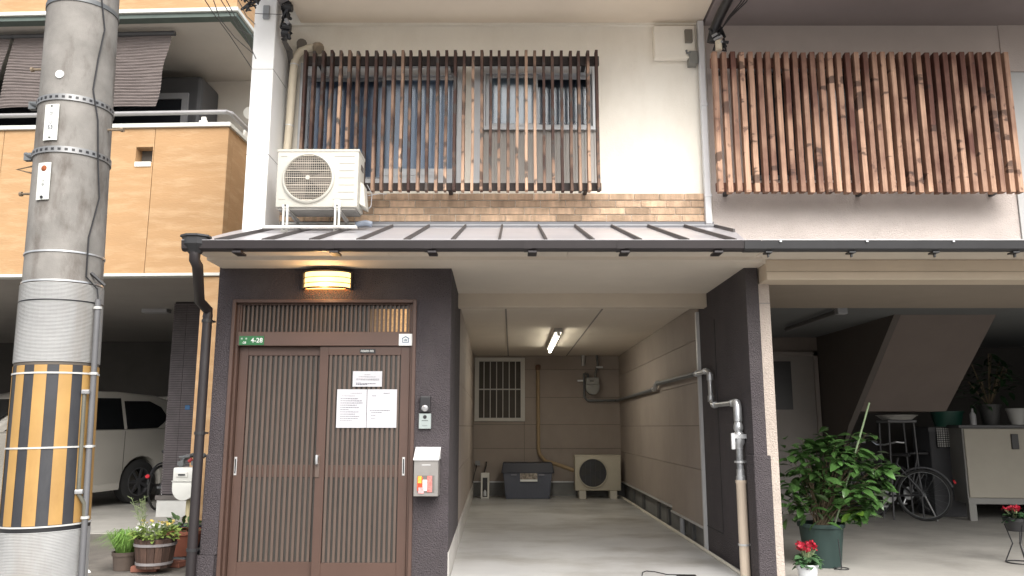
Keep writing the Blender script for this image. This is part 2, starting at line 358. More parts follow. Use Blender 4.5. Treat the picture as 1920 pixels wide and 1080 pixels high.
_nz.inputs['Scale'].default_value = 60; _mr.inputs['From Min'].default_value = IX1 - .38 + .2; _mr.inputs['From Max'].default_value = IX1 + .2; _mr.inputs['To Max'].default_value = .85
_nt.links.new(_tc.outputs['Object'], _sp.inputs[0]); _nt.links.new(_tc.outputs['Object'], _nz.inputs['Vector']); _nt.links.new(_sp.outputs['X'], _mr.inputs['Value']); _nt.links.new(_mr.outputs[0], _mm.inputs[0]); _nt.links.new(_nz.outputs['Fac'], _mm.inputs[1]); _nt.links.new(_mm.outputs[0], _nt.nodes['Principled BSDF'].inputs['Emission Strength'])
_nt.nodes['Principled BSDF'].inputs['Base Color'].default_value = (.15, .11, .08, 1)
part('glow_pane', box(IX1 - .38, IX1 - .022, D + .070, D + .0745, T0 + .004, T1 - .03), gl, tr, label='pane with an orange indoor glow painted on as emission')
def leaf_door(x0, x1, y, handle_side):
    z0, z1 = .03, L0 - .004; sw = .075; r0, r1 = .834, .934; bz = .153
    b = MB(); b.box(x0, x0 + sw, y, y + .035, z0, z1); b.box(x1 - sw, x1, y, y + .035, z0, z1)
    b.box(x0 + sw, x1 - sw, y + .001, y + .034, z0, bz); b.box(x0 + sw, x1 - sw, y + .001, y + .034, z1 - .075, z1)
    b.box(x0 + sw, x1 - sw, y + .0155, y + .034, r0, r1)
    f = part('sliding_door', b, doorb, H, bev=.002)
    part('pane', box(x0 + sw, x1 - sw, y + .024, y + .028, r1, z1 - .075).box(x0 + sw, x1 - sw, y + .024, y + .028, bz, r0), frost, f)
    m = mesh(box(-.0115, .0115, 0, .014, bz + .001, z1 - .076), 'slat', slatb, .0025)
    k = 15
    for i in range(k):
        x = x0 + sw + (x1 - x0 - 2 * sw) * (i + .5) / k
        link('slat', m, f, Vector((x, y + .001, 0)) - ORG[f.name])
    return f
LF = leaf_door(IX0 + .002, IX0 + .80, D + .075, 0)
RF = leaf_door(-1.640, IX1 - .002, D + .03, 1)
def pull(x, y, f):
    part('handle', MB().box(x - .011, x + .011, y - .004, y, .85, 1.0), alu, f, bev=.001)
    part('handle_recess', MB().box(x - .005, x + .005, y - .0055, y - .0042, .865, .985), blackp, f)
pull(IX0 + .022, D + .075, LF); pull(IX1 - .034, D + .03, RF)
hx = -1.64 + .018
b = MB(); b.box(hx - .018, hx + .018, D + .022, D + .03, .835, 1.02); part('lock_plate', b, mat('lock_bronze', (.16, .12, .10), .4, .1, 6, metal=.4), RF, bev=.002)
b = MB(); b.tube([(hx, D + .02, 1.005), (hx, D - .01, 1.01), (hx, D - .014, .985), (hx, D - .01, .95), (hx, D + .02, .94)], .011, 8); part('lock_lever', b, steel, RF, smooth=True)

# soffit, beams, garage ceiling
pm = MB(); xs = [PL, -1.0, .45, 2.0]
for i in range(3):
    part('soffit_panel', box(xs[i] + .002, xs[i + 1] - .002, 6.16, 8.06, ST, ST + .02), soff, H)
part('fascia', box(PL, 1.98, 6.13, 6.158, ST - .0, ST + .05), soff, H)
part('garage_beam', box(-.70, 2.0, 8.062, 8.2, 2.46, ST), mat('beam_cream', (.60, .52, .42), .8, .04, 2), H, bev=.004)
CZ = 2.56; cxs = [-.76, -.07, 1.02, 2.06]
for i in range(3):
    for (ya, yb) in ((8.2, 11.4), (11.4, YB + .05)):
        part('ceiling_panel', box(cxs[i] + .004, cxs[i + 1] - .004, ya + (.003 if ya > 9 else 0), yb - .003, CZ, CZ + .02), soff, H)
part('ceiling_batten', MB().box(cxs[1] - .01, cxs[1] + .01, 8.2, YB, CZ - .003, CZ + .01).box(cxs[2] - .01, cxs[2] + .01, 8.2, YB, CZ - .003, CZ + .01), mat('joint_grey', (.25, .22, .19), .8, .1, 3), H)
part('upper_floor', box(PL + .02, 2.06, 6.4, 15, CZ + .04, CZ + .1).prism([(6.2, ST + .021), (8.05, ST + .021), (8.05, 3.25), (6.2, 2.66)], PL, PL + .02, 'x'), soff, H)
# back wall of garage: boards
BX0, BX1 = -.72, 2.02
zs = [.27, ZZ(841, YB), ZZ(796, YB), ZZ(745, YB), ZZ(693, YB), CZ - .002]
zs = sorted(zs); vx = XX(983, 800, YB)
wx0, wx1, wz0, wz1 = XX(893, 730, YB), XX(981, 730, YB), ZZ(788, YB), ZZ(673, YB)
for i in range(len(zs) - 1):
    a, c = zs[i] + .003, zs[i + 1] - .003
    for (x0, x1) in ((BX0, vx - .003), (vx + .003, BX1)):
        b = MB()
        if x0 < wx0 and a < wz1 and c > wz0:
            b.box(x0, wx0, YB, YB + .03, a, c)
            if wx1 < x1: b.box(wx1, x1, YB, YB + .03, a, c)
            if a < wz0: b.box(wx0, min(wx1, x1), YB, YB + .03, a, wz0)
            if c > wz1: b.box(wx0, min(wx1, x1), YB, YB + .03, wz1, c)
        else: b.box(x0, x1, YB, YB + .03, a, c)
        part('wall_panel', b, siding, H)
part('wall_core', box(-.9, 2.2, YB + .03, YB + .1, 0, CZ), mat('joint_dark', (.10, .09, .08), .9, .1, 3), H)
part('foundation', box(-.9, 2.08, YB - .02, YB + .03, 0, .262), found, H)
part('sill_trim', box(-.72, 2.0, YB - .045, YB, .25, .27), alu, H)
# right garage wall
WXR = 2.0; zr = [.28, .80, 1.26, 1.72, 2.18, CZ - .002]
ys = [8.47, 10.25, 12.55, YB]
for j in range(3):
    for i in range(5):
        lo = zr[i] + .003 - (.06 if (i == 0 and j == 0) else 0)
        part('wall_panel', box(WXR, WXR + .03, ys[j] + .003, ys[j + 1] - .003, lo, zr[i + 1] - .003), siding, H)
part('wall_core', box(WXR + .03, WXR + .05, 8.3, YB, .23, CZ), MATS['joint_dark'], H)
part('foundation', box(WXR + .051, WXR + .1, 8.3, YB, 0, CZ), found, H)
b = MB()
for y in (9.2, 9.75, 10.6, 11.3, 12.6, 13.6): b.box(WXR + .02, WXR + .051, y, y + .14, 0, .21)
part('foundation_block', b, mat('foundation_dark', (.11, .11, .11), .9, .1, 4), H)
part('sill_trim', box(WXR - .02, WXR + .045, 8.44, 10.25, .205, .225).box(WXR - .02, WXR + .045, 10.25, YB - .05, .258, .278), alu, H)
part('corner_trim', box(WXR - .035, WXR + .05, 8.42, 8.468, 0, 2.46), alu, H, bev=.004)
# left garage wall
def lx(y): return -.524 - .0228 * (y - 6.75)
yl = [8.62, 10.6, 12.7, YB]; zl = [.25, .80, 1.26, 1.72, 2.18, CZ - .002]
for j in range(3):
    for i in range(5):
        a, c = yl[j] + .003, yl[j + 1] - .003
        part('wall_panel', MB().prism([(lx(a), a), (lx(c), c), (lx(c) - .03, c), (lx(a) - .03, a)], zl[i] + .003, zl[i + 1] - .003, 'z'), siding, H)
part('wall_core', MB().prism([(lx(8.7) - .031, 8.63), (lx(YB) - .031, YB), (lx(YB) - .1, YB), (lx(8.7) - .1, 8.63)], .0, CZ, 'z'), MATS['joint_dark'], H)
part('wall_base', MB().prism([(lx(8.63) + .012, 8.625), (lx(YB) + .012, YB - .05), (lx(YB) - .03, YB - .05), (lx(8.63) - .03, 8.625)], 0, .24, 'z'), MATS['curb_cement'], H)
# pilaster on the right
b = MB(); b.prism([(WXR, 6.70), (2.108, 6.70), (2.108, 8.30), (2.052, 8.42), (WXR, 8.42)], 0, ST - .002, 'z')
part('pilaster', b, dstucco, H)
b = MB(); b.box(WXR - .012, 2.13, 6.678, 6.9, 0, ZZ(854, 6.7)); part('plinth', b, dstucco, H, bev=.006)
part('wall_groove', box(WXR - .004, WXR, 7.79, 7.80, .25, 2.3).box(WXR - .004, WXR, 7.80, 8.42, .25, .26), mat('groove', (.03, .028, .03), .9, .1, 3), H)
# garage window with bars
fwd = YB - .02
gw = part('window', MB().box(wx0 - .03, wx0 + .05, fwd - .02, fwd + .05, wz0 - .02, wz1 + .02).box(wx1 - .05, wx1 + .03, fwd - .02, fwd + .05, wz0 - .02, wz1 + .02)
          .box(wx0 + .05, wx1 - .05, fwd - .02, fwd + .05, wz1 - .05, wz1 + .02).box(wx0 + .05, wx1 - .05, fwd - .02, fwd + .05, wz0 - .02, wz0 + .045), mat('cream_window_frame', (.60, .58, .54), .5, .04, 4), H, bev=.004)
part('pane', box(wx0 + .04, wx1 - .04, fwd + .06, fwd + .064, (wz0 + wz1) / 2, wz1 - .04), mat('pane_grey', (.14, .145, .15), .15, .1, 4), gw)
part('pane', box(wx0 + .04, wx1 - .04, fwd + .07, fwd + .074, wz0 + .04, (wz0 + wz1) / 2), mat('pane_dim', (.05, .05, .05), .2, .2, 2), gw)
bm_ = mesh(box(-.008, .008, -.006, .006, wz0 + .045, wz1 - .05), 'bar', MATS['cream_window_frame'], .002)
for i in range(6): link('bar', bm_, gw, Vector((wx0 + .05 + (wx1 - wx0 - .1) * (i + .8) / 6.6, fwd, 0)) - ORG[gw.name])
part('bar', box(wx0 + .05, wx1 - .05, fwd + .007, fwd + .02, (wz0 + wz1) / 2 - .01, (wz0 + wz1) / 2 + .012), MATS['cream_window_frame'], gw)

# lean-to roof
RY0, RZ0, RY1, RZ1 = 6.12, 2.682, 8.06, 3.307
def rz(y): return RZ0 + (RZ1 - RZ0) * (y - RY0) / (RY1 - RY0)
P = [(-2.55, RY0), (1.87, RY0), (2.1, 7.23), (2.1, RY1), (-2.66, RY1), (-2.66, 7.3)]
b = MB(); k = len(P); b.add([(x, y, rz(y) - .02) for x, y in P] + [(x, y, rz(y)) for x, y in P],
    [tuple(range(k))[::-1], tuple(range(k, 2 * k))] + [(i, (i + 1) % k, k + (i + 1) % k, k + i) for i in range(k)])
rf = part('roof', b, roofm, H)
def seam(x, ya, yb_, parent=rf):
    b = MB(); w_ = .010; h = .032
    b.hexa([(x - w_, ya, rz(ya) + .0005), (x + w_, ya, rz(ya) + .0005), (x + w_, yb_, rz(yb_) + .0005), (x - w_, yb_, rz(yb_) + .0005),
            (x - w_ * .8, ya, rz(ya) + h), (x + w_ * .8, ya, rz(ya) + h), (x + w_ * .8, yb_, rz(yb_) + h), (x - w_ * .8, yb_, rz(yb_) + h)])
    part('roof_seam', b, seamm, parent)
x = XX(936, 450, 6.17)
for i in range(-6, 6):
    xx = x + i * .3752; seam(xx, 6.14, 8.0)
seam(2.085, 7.25, 8.0)
part('eave_edge', box(-2.56, 1.88, 6.10, 6.119, RZ0 - .05, RZ0 + .004), seamm, H)
part('flashing', box(-2.4, 2.09, 7.985, 8.04, 3.268, ZZ(416, 8.0)).box(-2.4, 2.11, 7.93, 7.985, 3.262, ZZ(424, 7.95)), mat('flashing_steel', (.13, .13, .14), .45, .1, 4, metal=.3), H, bev=.003)
part('flashing_cap', box(-2.4, 2.11, 7.925, 7.985, ZZ(424, 7.95) + .0005, ZZ(424, 7.95) + .012), mat('flashing_light', (.3, .3, .31), .4, .1, 4, metal=.3), H)
# upper wall, openings cut round the windows
U = 8.06; EZ = 5.586
lwx0, lwx1 = XX(560, 230, U), XX(866, 230, U); lwz0, lwz1 = ZZ(345, U), ZZ(120, U)
rwx0, rwx1 = XX(903, 200, U), XX(1118, 200, U); rwz0, rwz1 = ZZ(245, U), ZZ(122, U)
b = MB(); b.box(-2.60, 2.10, U, U + .2, 2.75, lwz0); b.box(-2.60, lwx0, U, U + .2, lwz0, lwz1); b.box(rwx1, 2.10, U, U + .2, lwz0, lwz1)
b.box(-2.60, 2.10, U, U + .2, lwz1, EZ + .2); b.box(lwx1, rwx0, U, U + .2, lwz0, lwz1); b.box(rwx0, rwx1, U, U + .2, lwz0, rwz0)
part('upper_wall', b, cream, H)
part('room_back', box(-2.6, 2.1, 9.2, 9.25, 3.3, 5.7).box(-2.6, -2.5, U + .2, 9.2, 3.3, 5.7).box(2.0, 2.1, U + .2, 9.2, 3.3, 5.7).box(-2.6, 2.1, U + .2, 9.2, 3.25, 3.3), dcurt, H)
part('side_wall', box(-2.62, -2.601, 8.0, 15, 2.9, 5.8), cream, H)
part('corner_column', box(-2.64, -2.42, 7.55, 8.059, rz(7.4), EZ), whitep, H, bev=.006)
part('column_joint', box(-2.642, -2.418, 7.548, 8.0, ZZ(130, 7.55), ZZ(130, 7.55) + .004).box(-2.642, -2.418, 7.548, 8.0, ZZ(290, 7.55), ZZ(290, 7.55) + .004), found, H)
part('upper_eave_soffit', box(-2.3, 2.07, 6.6, 8.06, EZ, EZ + .03), mat('eave_paint', (.78, .68, .55), .85, .04, 1.5), H)
part('eave_fascia', box(-2.4, 2.07, 6.55, 6.6, EZ - .05, EZ + .3), whitep, H)
part('eave_moulding', box(-2.4, 2.07, 8.03, 8.06, EZ - .03, EZ), cream, H)
part('eave_roof', box(-2.7, 2.1, 6.6, 9.4, EZ + .25, EZ + .3), roofm, H)
# brick band
b0, b1 = ZZ(416, 8.03), ZZ(362.5, 8.03); rh = (b1 - b0) / 4
part('brick_bed', box(-2.42, 2.04, 8.032, 8.06, b0 - .1, b1), mortar, H)
bl = .262; bmsh = [mesh(box(0, bl - .006, -.012 - .002 * q, 0, 0, rh - .009), 'brick', brickm, .003) for q in range(3)]
for r_ in range(4):
    x = -2.42 + bl * (.0 if r_ % 2 == 0 else -.45) + .05 * r_
    while x < 2.035 - .02:
        x0 = max(x, -2.42); x1 = min(x + bl - .006, 2.035)
        if x1 - x0 > .03:
            sc = (x1 - x0) / (bl - .006)
            link('brick', bmsh[random.randrange(3)], H, Vector((x0, 8.032, b0 + r_ * rh + .003)) - ORG[H.name], rot=(0, random.uniform(-.004, .004), 0), scale=(sc, 1, 1))
        x += bl
# windows upstairs
def rectframe(b, x0, x1, z0, z1, t, y0, y1):
    b.box(x0, x0 + t, y0, y1, z0, z1).box(x1 - t, x1, y0, y1, z0, z1).box(x0 + t, x1 - t, y0, y1, z1 - t, z1).box(x0 + t, x1 - t, y0, y1, z0, z0 + t); return b
b = MB(); rectframe(b, lwx0, lwx1, lwz0, lwz1, .05, U - .03, U + .09)
b.box(lwx0 + .05, lwx1 - .05, U - .02, U + .08, ZZ(143, U), lwz1 - .05)
wl = part('window', b, whitefr, H, bev=.004)
xm = XX(718, 230, U)
b = MB(); rectframe(b, xm - .02, lwx1 - .05, lwz0 + .05, ZZ(143, U) - .001, .04, U, U + .03); b.box(xm + .02, lwx1 - .09, U, U + .03, lwz0 + .09, lwz0 + .17)
part('sash', b, whitefr, wl, bev=.003)
b = MB(); rectframe(b, lwx0 + .051, xm + .02, lwz0 + .05, ZZ(143, U) - .001, .04, U + .035, U + .065)
part('sash', b, mat('sash_grey', (.25, .27, .30), .4, .05, 4), wl, bev=.003)
part('pane', box(lwx0 + .09, xm, U + .048, U + .052, lwz0 + .09, ZZ(143, U) - .04), glass, wl)
part('pane', box(xm + .02, lwx1 - .09, U + .013, U + .017, lwz0 + .17, ZZ(143, U) - .04), glass, wl)
def curtain(x0, x1, z0, z1, y, m, amp=.014, freq=4.5, name='curtain', parent=wl):
    b = MB(); b.grid(lambda u, v: (x0 + (x1 - x0) * u, y + amp * math.sin((u * (x1 - x0)) * freq * 6.28 + 1.3 * math.sin(u * 9)) * (1 - .35 * v), z0 + (z1 - z0) * v), 90, 3)
    part(name, b, m, parent, smooth=True)
curtain(xm - .08, lwx1 - .06, lwz0 + .05, lwz1 - .1, U + .13, curt)
curtain(lwx0 + .05, xm - .1, lwz0 + .05, lwz1 - .1, U + .15, mat('curtain_slate', (.24, .29, .39), .9, .1, 3), freq=3)
b = MB(); rectframe(b, rwx0, rwx1, rwz0, rwz1, .045, U - .035, U + .09); b.box(rwx0 + .045, rwx1 - .045, U - .03, U + .08, ZZ(140, U), rwz1 - .045)
b.box(rwx0 - .1, rwx0 - .002, U - .03, U + .0, lwz0, lwz1)
wr = part('window', b, whitefr, H, bev=.004)
xk = XX(1005, 200, U)
b = MB(); rectframe(b, rwx0 + .046, xk + .02, rwz0 + .046, ZZ(140, U) - .001, .035, U - .005, U + .025); part('sash', b, whitefr, wr, bev=.003)
b = MB(); rectframe(b, xk - .02, rwx1 - .046, rwz0 + .046, ZZ(140, U) - .001, .035, U + .03, U + .06); part('sash', b, whitefr, wr, bev=.003)
part('pane', box(rwx0 + .08, xk - .015, U + .008, U + .012, rwz0 + .08, ZZ(140, U) - .035), glass, wr)
part('pane', box(xk + .015, rwx1 - .08, U + .043, U + .047, rwz0 + .08, ZZ(140, U) - .035), glass, wr)
part('dark_blind', box(xk, rwx1 - .04, U + .12, U + .125, rwz0, rwz1), mat('blind_navy', (.07, .085, .115), .8, .1, 3), wr)
curtain(rwx0 + .05, xk + .0, rwz0 + .04, rwz1 - .05, U + .13, mat('curtain_pale', (.82, .87, .88), .9, .05, 3), amp=.012, parent=wr)
part('window_sill', box(rwx0 - .02, rwx1 + .01, U - .06, U - .036, rwz0 - .01, rwz0 + .02), whitefr, wr)
b = MB(); nn = 24
for i in range(nn):
    x0 = rwx0 + .01 + (rwx1 - rwx0 - .02) * i / nn; wd = (rwx1 - rwx0 - .02) / nn
    b.prism([(x0, U), (x0, U - .012), (x0 + wd * .55, U - .012), (x0 + wd * .62, U - .022), (x0 + wd * .95, U - .022), (x0 + wd, U - .012), (x0 + wd, U)], lwz0, rwz0 - .012, 'z')
part('ribbed_panel', b, corr, H)

# ================================================================ WOODEN LATTICES
def lattice(name, label, x0, x1, y, z0, z1, n, wdt, dep, wm, rm, group, ra, rb, rail_over):
    t = thing(name, label, 'lattice', ((x0 + x1) / 2, y, z0), group=group)
    ms = []
    for q in range(4):
        b = MB(); j = [random.uniform(-.003, .003) for _ in range(4)]
        hgt = z1 - z0
        vs = []; fs = []; N = 5
        for i in range(N):
            zz = hgt * i / (N - 1); dx = random.uniform(-.0025, .0025)
            vs += [(-wdt / 2 + dx, 0, zz), (wdt / 2 + dx, 0, zz), (wdt / 2 + dx, dep, zz), (-wdt / 2 + dx, dep, zz)]
        for i in range(N - 1):
            for k in range(4): fs.append((i * 4 + k, i * 4 + (k + 1) % 4, i * 4 + 4 + (k + 1) % 4, i * 4 + 4 + k))
        fs += [(0, 3, 2, 1), (N * 4 - 4, N * 4 - 3, N * 4 - 2, N * 4 - 1)]
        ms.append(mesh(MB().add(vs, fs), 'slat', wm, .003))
    for i in range(n):
        x = x0 + (x1 - x0) * i / (n - 1)
        link('slat', ms[random.randrange(4)], t, (x - ORG[t.name].x + random.uniform(-.003, .003), 0, random.uniform(-.006, .006)), rot=(0, random.uniform(-.0015, .0015), random.uniform(-.06, .06)))
    for (a, c) in (ra, rb):
        part('rail', box(x0 - rail_over, x1 + rail_over, y + dep + .001, y + dep + .035, a, c), rm, t, bev=.003)
    for fx in (.04, .5, .96):
        for (a, c) in (ra, rb):
            xx = x0 + (x1 - x0) * fx; part('bracket', box(xx - .02, xx + .02, y + dep + .035, U, (a + c) / 2 - .03, (a + c) / 2 + .01), blackp, t)
    return t
LY = 7.725
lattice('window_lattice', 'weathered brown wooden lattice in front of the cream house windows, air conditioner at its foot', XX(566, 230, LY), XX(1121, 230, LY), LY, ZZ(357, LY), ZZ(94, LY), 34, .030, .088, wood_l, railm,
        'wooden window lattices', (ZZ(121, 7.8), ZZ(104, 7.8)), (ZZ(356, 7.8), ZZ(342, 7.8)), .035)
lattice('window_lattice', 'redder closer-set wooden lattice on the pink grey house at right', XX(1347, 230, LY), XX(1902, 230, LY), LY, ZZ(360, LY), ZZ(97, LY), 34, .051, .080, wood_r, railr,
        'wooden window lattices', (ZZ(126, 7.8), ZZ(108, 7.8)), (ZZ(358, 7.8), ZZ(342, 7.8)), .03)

# ================================================================ NEIGHBOUR HOUSE (right)
N = thing('neighbour_house', 'pink grey stucco house at right with an open dim carport below', 'house', (5, 8, 0))
nz0 = ZZ(365, U)
nwx0, nwx1 = 2.45, 4.9; nwz0, nwz1 = ZZ(338, U), ZZ(128, U)
b = MB(); b.box(2.102, 5.3, U, U + .2, 2.7, nwz0); b.box(2.102, nwx0, U, U + .2, nwz0, nwz1); b.box(nwx1, 5.3, U, U + .2, nwz0, nwz1)
part('lower_stucco', b, pink, N)
part('upper_wall', box(2.102, 5.3, U, U + .2, nwz1, EZ + .1), pinkup, N)
part('side_panel', box(5.302, 9.5, U - .02, U + .2, 2.7, ZZ(137, U)), mat('pale_panel', (.5, .5, .49), .8, .05, 2), N)
part('upper_wall', box(5.302, 9.5, U - .01, U + .2, ZZ(137, U) + .012, EZ + .1), pinkup, N)
b = MB(); rectframe(b, nwx0, nwx1, nwz0, nwz1, .05, U - .02, U + .08); b.box(3.62, 3.68, U - .01, U + .06, nwz0 + .05, nwz1 - .05)
nw = part('window', b, drkframe, N, bev=.003)
part('pane', box(nwx0 + .05, 3.62, U + .03, U + .035, nwz0 + .05, nwz1 - .05), mat('dark_pane', (.02, .022, .026), .1, .1, 3), nw)
part('pane', box(3.68, nwx1 - .05, U + .03, U + .035, nwz0 + .05, nwz1 - .05), MATS['dark_pane'], nw)
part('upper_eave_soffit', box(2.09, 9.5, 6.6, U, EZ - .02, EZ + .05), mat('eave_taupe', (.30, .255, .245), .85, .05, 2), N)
part('eave_fascia', box(2.09, 9.5, 6.5, 6.6, EZ - .06, EZ + .3), gutm, N)
part('eave_roof', box(2.1, 9.5, 6.6, 9.4, EZ + .25, EZ + .3), roofm, N)
part('back_wall', box(2.1, 9.5, 9.3, 9.35, 2.6, EZ + .3), dkwall, N)
b = MB(); b.hexa([(2.12, 6.17, 2.64), (9.5, 6.17, 2.64), (9.5, 8.06, 2.70), (2.12, 8.06, 2.70), (2.12, 6.17, 2.675), (9.5, 6.17, 2.675), (9.5, 8.06, 3.05), (2.12, 8.06, 3.05)])
part('canopy_roof', b, seamm, N)
part('canopy_soffit', box(2.004, 9.5, 6.17, 6.55, ST - .004, ST + .03), soff, N)
part('canopy_beam', box(2.12, 9.5, 6.5, 6.75, 2.455, ST - .005), beamp, N, bev=.006)
part('canopy_beam_moulding', box(2.12, 9.5, 6.494, 6.4995, 2.52, 2.525), mat('beam_line', (.40, .33, .25), .8, .05, 2), N)
part('beam_stub', MB().hexa([(1.86, 6.5, 2.595), (2.118, 6.5, 2.595), (2.118, 6.7, 2.595), (1.86, 6.7, 2.595), (1.92, 6.5, ST - .003), (2.118, 6.5, ST - .003), (2.118, 6.7, ST - .003), (1.92, 6.7, ST - .003)]), soff, N)
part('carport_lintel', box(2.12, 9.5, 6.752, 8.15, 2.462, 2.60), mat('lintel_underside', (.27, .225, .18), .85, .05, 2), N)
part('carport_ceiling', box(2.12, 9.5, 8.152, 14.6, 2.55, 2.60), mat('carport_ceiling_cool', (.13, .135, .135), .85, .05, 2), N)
part('party_wall', box(2.109, 2.20, 6.701, 12, 0, 2.455), mat('party_stucco', (.45, .385, .335), .9, .08, 3, .9, 75, dist=.012, dirt=.3, dirt_col=(.3, .25, .21), dscale=2), N)
part('party_wall_joint', box(2.108, 2.203, 6.698, 6.71, 2.285, 2.29), found, N)
CB = 11.7
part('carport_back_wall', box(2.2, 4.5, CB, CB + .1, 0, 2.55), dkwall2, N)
dr = part('side_door', MB().box(3.55, 4.42, CB - .03, CB - .002, 0.02, ZZ(668, CB)), mat('door_dim_grey', (.22, .20, .185), .6, .05, 3), N, bev=.003)
b = MB(); b.box(4.42, 4.48, CB - .05, CB - .001, 0, ZZ(660, CB)).box(3.49, 3.55, CB - .05, CB - .001, 0, ZZ(660, CB)).box(3.49, 4.48, CB - .05, CB - .001, ZZ(668, CB) + .001, ZZ(660, CB)); part('door_frame', b, mat('door_frame_taupe', (.26, .23, .21), .7, .05, 3), N)
part('door_window', box(XX(1440, 720, CB), XX(1483, 720, CB), CB - .04, CB - .031, ZZ(768, CB), ZZ(678, CB)), blackp, dr)
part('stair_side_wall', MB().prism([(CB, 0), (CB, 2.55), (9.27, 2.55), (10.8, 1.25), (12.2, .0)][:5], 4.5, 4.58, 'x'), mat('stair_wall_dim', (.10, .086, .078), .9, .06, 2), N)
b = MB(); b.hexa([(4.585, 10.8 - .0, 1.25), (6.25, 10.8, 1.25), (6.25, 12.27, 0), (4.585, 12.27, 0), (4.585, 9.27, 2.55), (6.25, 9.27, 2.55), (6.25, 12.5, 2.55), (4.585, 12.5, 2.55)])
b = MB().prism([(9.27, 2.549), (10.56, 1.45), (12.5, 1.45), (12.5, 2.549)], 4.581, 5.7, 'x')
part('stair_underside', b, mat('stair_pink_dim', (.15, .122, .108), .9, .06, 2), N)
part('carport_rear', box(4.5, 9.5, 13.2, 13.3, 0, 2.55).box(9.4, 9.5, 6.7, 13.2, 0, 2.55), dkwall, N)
# right lattice shade strip window etc done

# ================================================================ GUTTERS AND PIPES
G = thing('rain_gutter', 'dark brown rain gutter with hopper head and downpipe on the porch corner', 'gutter', (PL, 6.1, 2.6))
gx0, gx1 = -2.56, 1.93; gz = ZZ(453, 6.03)
prof = [(6.10, gz), (6.098, gz - .055), (6.07, gz - .073), (6.03, gz - .075), (6.005, gz - .058), (5.997, gz), (6.0, gz + .004), (6.004, gz), (6.012, gz - .052), (6.032, gz - .067), (6.068, gz - .066), (6.091, gz - .05), (6.094, gz)]
part('channel', MB().prism(prof, gx0, gx1, 'x'), gutm, G)
part('channel_lip', box(gx0, gx1, 5.996, 6.003, gz + .0045, gz + .008), mat('lip_light', (.5, .49, .5), .35, .1, 5), G)
bk = mesh(box(-.035, .035, 6.0, 6.14, gz - .095, gz - .077), 'bracket', gutm, .003)
for px in (447, 628, 811, 998, 1171, 1345): link('bracket', bk, G, Vector((XX(px, 472, 6.05), 0, 0)) - ORG[G.name])
jt = mesh(MB().prism([(p[0] + (-.004 if p[0] < 6.05 else .004), p[1] - .003) for p in prof[:6]], -.03, .03, 'x'), 'joint', gutm)
for px in (620, 803, 990, 1163): link('joint', jt, G, Vector((XX(px, 472, 6.05), 0, 0)) - ORG[G.name])
# hopper
hc = Vector((XX(366, 455, 6.04), 6.05, ZZ(452, 6.04)))
b = MB()
for i, (z, s_) in enumerate([(.045, 1.12), (.03, 1.15), (.022, .98), (-.03, .98), (-.075, .62), (-.10, .45)]):
    for k in range(8):
        a = math.pi / 8 + k * math.pi / 4; b.v.append((hc.x + .105 * s_ * math.cos(a), hc.y + .085 * s_ * math.sin(a), hc.z + z))
for i in range(5):
    for k in range(8): b.f.append((i * 8 + k, i * 8 + (k + 1) % 8, i * 8 + 8 + (k + 1) % 8, i * 8 + 8 + k))
b.f.append(tuple(range(8)))
part('hopper_head', b, gutd, G)
pxx, pyy = -2.585, 6.69
h2 = hc + Vector((0, 0, -.09))
part('elbow', MB().tube([h2, h2 + Vector((0, 0, -.06)), h2 + Vector((.015, .03, -.10)), Vector((pxx - .03, pyy - .12, h2.z - .30)), Vector((pxx, pyy, h2.z - .36)), Vector((pxx, pyy, h2.z - .42))], .042, 12), gutm, G, smooth=True)
part('downpipe', MB().tube([(pxx, pyy, h2.z - .42), (pxx, pyy, .0)], .039, 14), gutm, G, smooth=True)
ring = mesh(MB().tube([(0, 0, -.012), (0, 0, .012)], .046, 14).box(0, .05, .03, .06, -.008, .008), 'pipe_clip', gutd)
for py in (602, 812, 1031): link('pipe_clip', ring, G, Vector((pxx, pyy, ZZ(py, pyy))) - ORG[G.name])
G2 = thing('rain_gutter', 'charcoal rain gutter with small hangers above the right carport', 'gutter', (3.5, 6.1, 2.6))
part('channel', MB().prism([(p[0], p[1] - .002) for p in prof], 1.935, 9.4, 'x'), gutd, G2)
part('channel_lip', box(1.935, 9.4, 5.994, 6.003, gz + .003, gz + .012), mat('lip_silver', (.45, .45, .45), .3, .1, 5), G2)
part('end_collar', MB().prism([(p[0] + (-.006 if p[0] < 6.05 else .006), p[1] - .004) for p in prof[:6]], 1.80, 1.97, 'x'), gutd, G2)
hg = mesh(MB().box(-.025, .025, 6.02, 6.1, gz - .09, gz - .078).box(-.006, .006, 6.04, 6.06, gz - .12, gz - .09), 'hanger', blackp)
for px in (1440, 1596, 1752, 1902): link('hanger', hg, G2, Vector((XX(px, 475, 6.05), 0, 0)) - ORG[G2.name])
bt = mesh(box(-.008, .008, 5.985, 5.995, gz - .012, gz - .002), 'bolt', steel)
for px in (1463, 1625, 1787): link('bolt', bt, G2, Vector((XX(px, 455, 6.0), 0, 0)) - ORG[G2.name])

dsx = XX(1328, 415, 8.0)
t = thing('downspout', 'slim pale grey downspout between the cream wall and the pink grey house', 'pipe', (dsx, 7.98, 3.3))
part('pipe', box(dsx - .033, dsx + .033, 7.955, 8.02, 3.31, ZZ(40, 7.98)), mat('downspout_grey', (.66, .66, .67), .5, .04, 3), t, bev=.008)
part('pipe_clip', MB().box(dsx - .037, dsx + .037, 7.95, 8.0, 4.6, 4.63).box(dsx - .037, dsx + .037, 7.95, 8.0, 3.6, 3.63), MATS['downspout_grey'], t)

